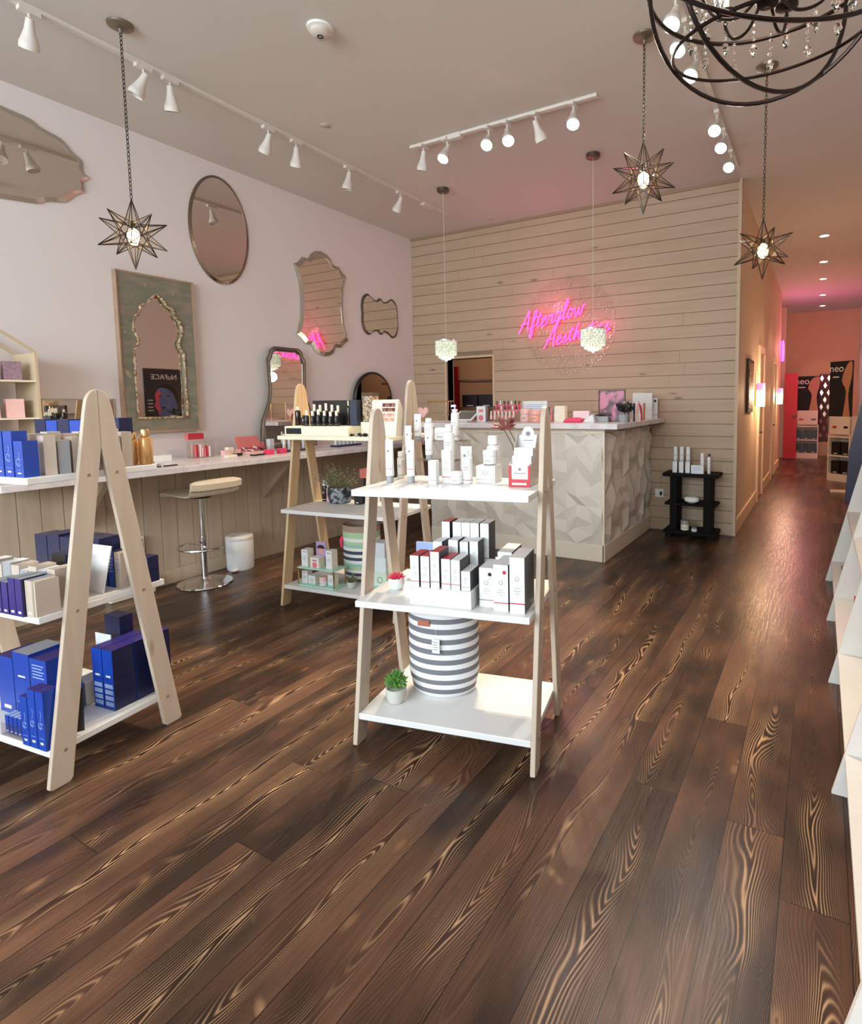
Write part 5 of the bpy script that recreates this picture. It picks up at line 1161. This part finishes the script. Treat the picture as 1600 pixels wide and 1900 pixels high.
# display towers
def tower(label,x,y,rz,w,h,hp,word_,far):
    t=thing('display_tower',label,'display stand',(x,y,0),rz)
    CARC=plain('tower_cream' if far else 'tower_cream_near',(234,214,190),.5)
    d=.32
    MB().box(-w/2,w/2,-d/2,d/2,0,.10).box(-w/2,w/2,d/2-.02,d/2,.1,h-hp).box(-w/2,-w/2+.02,-d/2,d/2,.1,h-hp).box(w/2-.02,w/2,-d/2,d/2,.1,h-hp).build('tower_body',CARC,t)
    zs=[.10,.42,.74]
    for z in zs: MB().box(-w/2+.02,w/2-.02,-d/2,d/2-.02,z,z+.025).build('shelf_board',CARC,t)
    MB().box(-w/2,w/2,-d/2,-d/2+.02,.80,h-hp).build('brand_panel',CARC,t)
    bd=MB().box(-w/2,w/2,-d/2,-d/2+.03,h-hp,h).build('header_poster',plain('poster_black',(18,16,18),.75),t)
    fig=MB().prism(cat([(.05,h-hp+.0),(.10,h-.55*hp),(.02,h-.35*hp),(.10,h-.08*hp),(w/2-.01,h-.02),(w/2-.01,h-.3*hp),(w/2-.06,h-.6*hp),(w/2-.02,h-hp)],3),'y',-d/2-.0015,-d/2-.0003).build('printed_figure',plain('skin_tone_print',(190,130,100),.6),t)
    text(word_,.17 if w<.5 else .2,WHITE,t,(-w*.20,-d/2-.001,h-.12),(radians(90),0,0))
    MB().box(-w*.36,-w*.08,-d/2-.0012,-d/2-.0002,h-.27,h-.25).build('caption_line',PAPER,t)
    MB().box(-w*.3,-w*.12,-d/2-.0012,-d/2-.0002,.90,.94).build('red_logo',REDP,t); MB().box(w*.2,w*.38,-d/2-.0012,-d/2-.0002,.90,.94).build('black_logo',BLACK,t)
    M_=Matrix.Translation((x,y,0))@Matrix.Rotation(rz,4,'Z')
    for k in range(2):
        for i in range(2 if w<.45 else 3):
            n=2 if w<.45 else 3; q=M_@Vector((-w/2+.02+(w-.04)*(i+.5)/n,-.03,zs[k]+.0255))
            carton('dark framed product box, %s on the %s shelf of the %s display tower'%(['left','middle','right'][i] if n==3 else ['left','right'][i],['lower','upper'][k],'far' if far else 'near'),tuple(q),((w-.05)/n*.86,.16,.22),(BLACK,BLACK,GREYP),'label',rz)
    return t
tower('far cream display tower with black poster beside the diamond lattice screen',-.27,15.45,0,.52,1.93,.80,'neo',True)
tower('nearer cream display tower with black poster at the right of the corridor',.395,11.30,radians(-38),.40,2.02,.92,'neo',False)
# diamond lattice screen
ls=thing('lattice_screen','brown screen with bright diamond cut-outs at the corridor end','screen',(.20,16.2,0))
MB().box(-.22,.22,-.01,.01,.0,.34).build('cream_base',plain('screen_base',(226,180,140),.5),ls)
BRN=plain('brown_lattice',(104,54,44),.5)
MB().box(-.22,.22,-.006,.006,.34,2.0).build('brown_board',BRN,ls)
for r in range(9):
    for c in range(3):
        cx=-.15+.15*c+(.075 if r%2 else 0)-.02; cz=.50+.175*r
        if cx>.2: continue
        MB().prism([(cx-.038,cz),(cx,cz-.075),(cx+.038,cz),(cx,cz+.075)],'y',-.012,-.0065).build('diamond_pane',plain('diamond_mirror_%d_%d'%(r,c),(240,214,190) if r>2 else (140,60,60),.15,.4),ls)
bp=thing('leaning_display','dark blue leaning display board with a violet flower by the slanted shelving','display',(.50,8.9,0),radians(-10)); MB().prism([(-.17,0),(.25,0),(.25,1.35),(-.02,1.35),(-.14,.7)],'y',-.02,.02).build('board',plain('dark_blue_board',(30,36,70),.4),bp,bevel=.003); m=MB()
for i in range(6): a=i*pi/3; m.prism([(.08,.85),(.08+.025*cos(a-.4),.85+.025*sin(a-.4)),(.08+.06*cos(a),.85+.06*sin(a)),(.08+.025*cos(a+.4),.85+.025*sin(a+.4))],'y',-.0225,-.0205-.0001*i)
m.build('violet_flower',plain('violet_print',(150,96,190),.5),bp)
o=MB().box(-.13,.13,-.035,.035,0,.04).build('floor_box',plain('cream_floor_box',(226,196,164),.5),None,(.30,9.85,0),.05,bevel=.008); tag(o,'small cream box lying on the corridor floor before the near display tower','box')
# coats / boxes in the stockroom
for i,z in enumerate((1.70,1.32)): tag(MB().box(-.36,.55,-.15,.15,0,.03).build('stock_shelf',plain('stock_shelf_wood_%d'%i,(120,84,66),.6),None,(-4.12,YB+.75,z)),['upper brown shelf in the stockroom seen through the opening','lower brown shelf in the stockroom seen through the opening'][i],'shelf')
for i in range(3): carton('dark storage box, %s on the lower stockroom shelf'%ORD[i],(-4.32+.27*i,YB+.75,1.3505),(.25,.25,.17),(plain('black_plum_box_%d'%i,(40,26,30),.5),)*3,'label')
EXPO=0.
POINTS.append(((-3.7,YB+1.6,2.35),9,(1,.74,.55),.1))  # added warm fill to brighten the stockroom; it belongs to no fixture
# ------------------------------------------------------------------ camera
cam=bpy.data.cameras.new('camera'); co=bpy.data.objects.new('camera',cam); C.objects.link(co)
R=Matrix(((0.87562586,0.02855203,-0.48214534),(0.48281397,-0.07869294,0.87218008),(-0.01303892,-0.99648994,-0.08269089)))
# columns: camera right, camera down, camera forward in the world
right=Vector((R[0][0],R[1][0],R[2][0])); down=Vector((R[0][1],R[1][1],R[2][1])); fwd=Vector((R[0][2],R[1][2],R[2][2]))
M=Matrix((right,-down,-fwd)).transposed().to_4x4(); M.translation=(0,0,1.4); co.matrix_world=M
cam.sensor_fit='HORIZONTAL'; cam.sensor_width=36; cam.lens=36*1064/1600; cam.shift_x=-133/1600; cam.shift_y=-114/1600; cam.clip_start=.05
SC.camera=co
# ------------------------------------------------------------------ light
w=bpy.data.worlds.new('daylight'); SC.world=w; w.use_nodes=True
w.node_tree.nodes['Background'].inputs[0].default_value=(.9,.93,1,1); w.node_tree.nodes['Background'].inputs[1].default_value=1.0
def area(name,loc,rot,sx,sy,power,col):
    l=bpy.data.lights.new(name,'AREA'); l.shape='RECTANGLE'; l.size=sx; l.size_y=sy; l.energy=power; l.color=col
    o=bpy.data.objects.new(name,l); C.objects.link(o); o.location=loc; o.rotation_euler=rot; return o
def spot(name,loc,target,power,col,ang=70,blend=.6,r=.03):
    l=bpy.data.lights.new(name,'SPOT'); l.energy=power; l.color=col; l.spot_size=radians(ang); l.spot_blend=blend; l.shadow_soft_size=r
    o=bpy.data.objects.new(name,l); C.objects.link(o); o.location=loc
    o.rotation_euler=(Vector(target)-Vector(loc)).to_track_quat('-Z','Y').to_euler(); return o
def point(name,loc,power,col,r=.05):
    l=bpy.data.lights.new(name,'POINT'); l.energy=power; l.color=col; l.shadow_soft_size=r
    o=bpy.data.objects.new(name,l); C.objects.link(o); o.location=loc; return o
# daylight through the shop windows
area('window_daylight',(-3.2,YF-.25,2.35),(radians(90),0,0),2.3,1.7,WINP,(.66,.82,1))
area('window_daylight',(-.7,YF-.25,2.35),(radians(90),0,0),2.3,1.7,WINP,(.66,.82,1))
for p,t,e,c in SPOTS: spot('track_spot',p,t,e,c,84,.55,.035)
for p,e,c,r in POINTS: point('lamp_or_fill_light',p,e,c,r)  # lights of the fixtures, plus the added stockroom fill
SC.view_settings.view_transform='Standard'; SC.view_settings.look='None'; SC.view_settings.gamma=1; SC.view_settings.use_curve_mapping=False
SC.view_settings.exposure=EXPO
SC.cycles.use_denoising=True
SC.cycles.max_bounces=8; SC.cycles.transparent_max_bounces=16; SC.cycles.sample_clamp_indirect=6
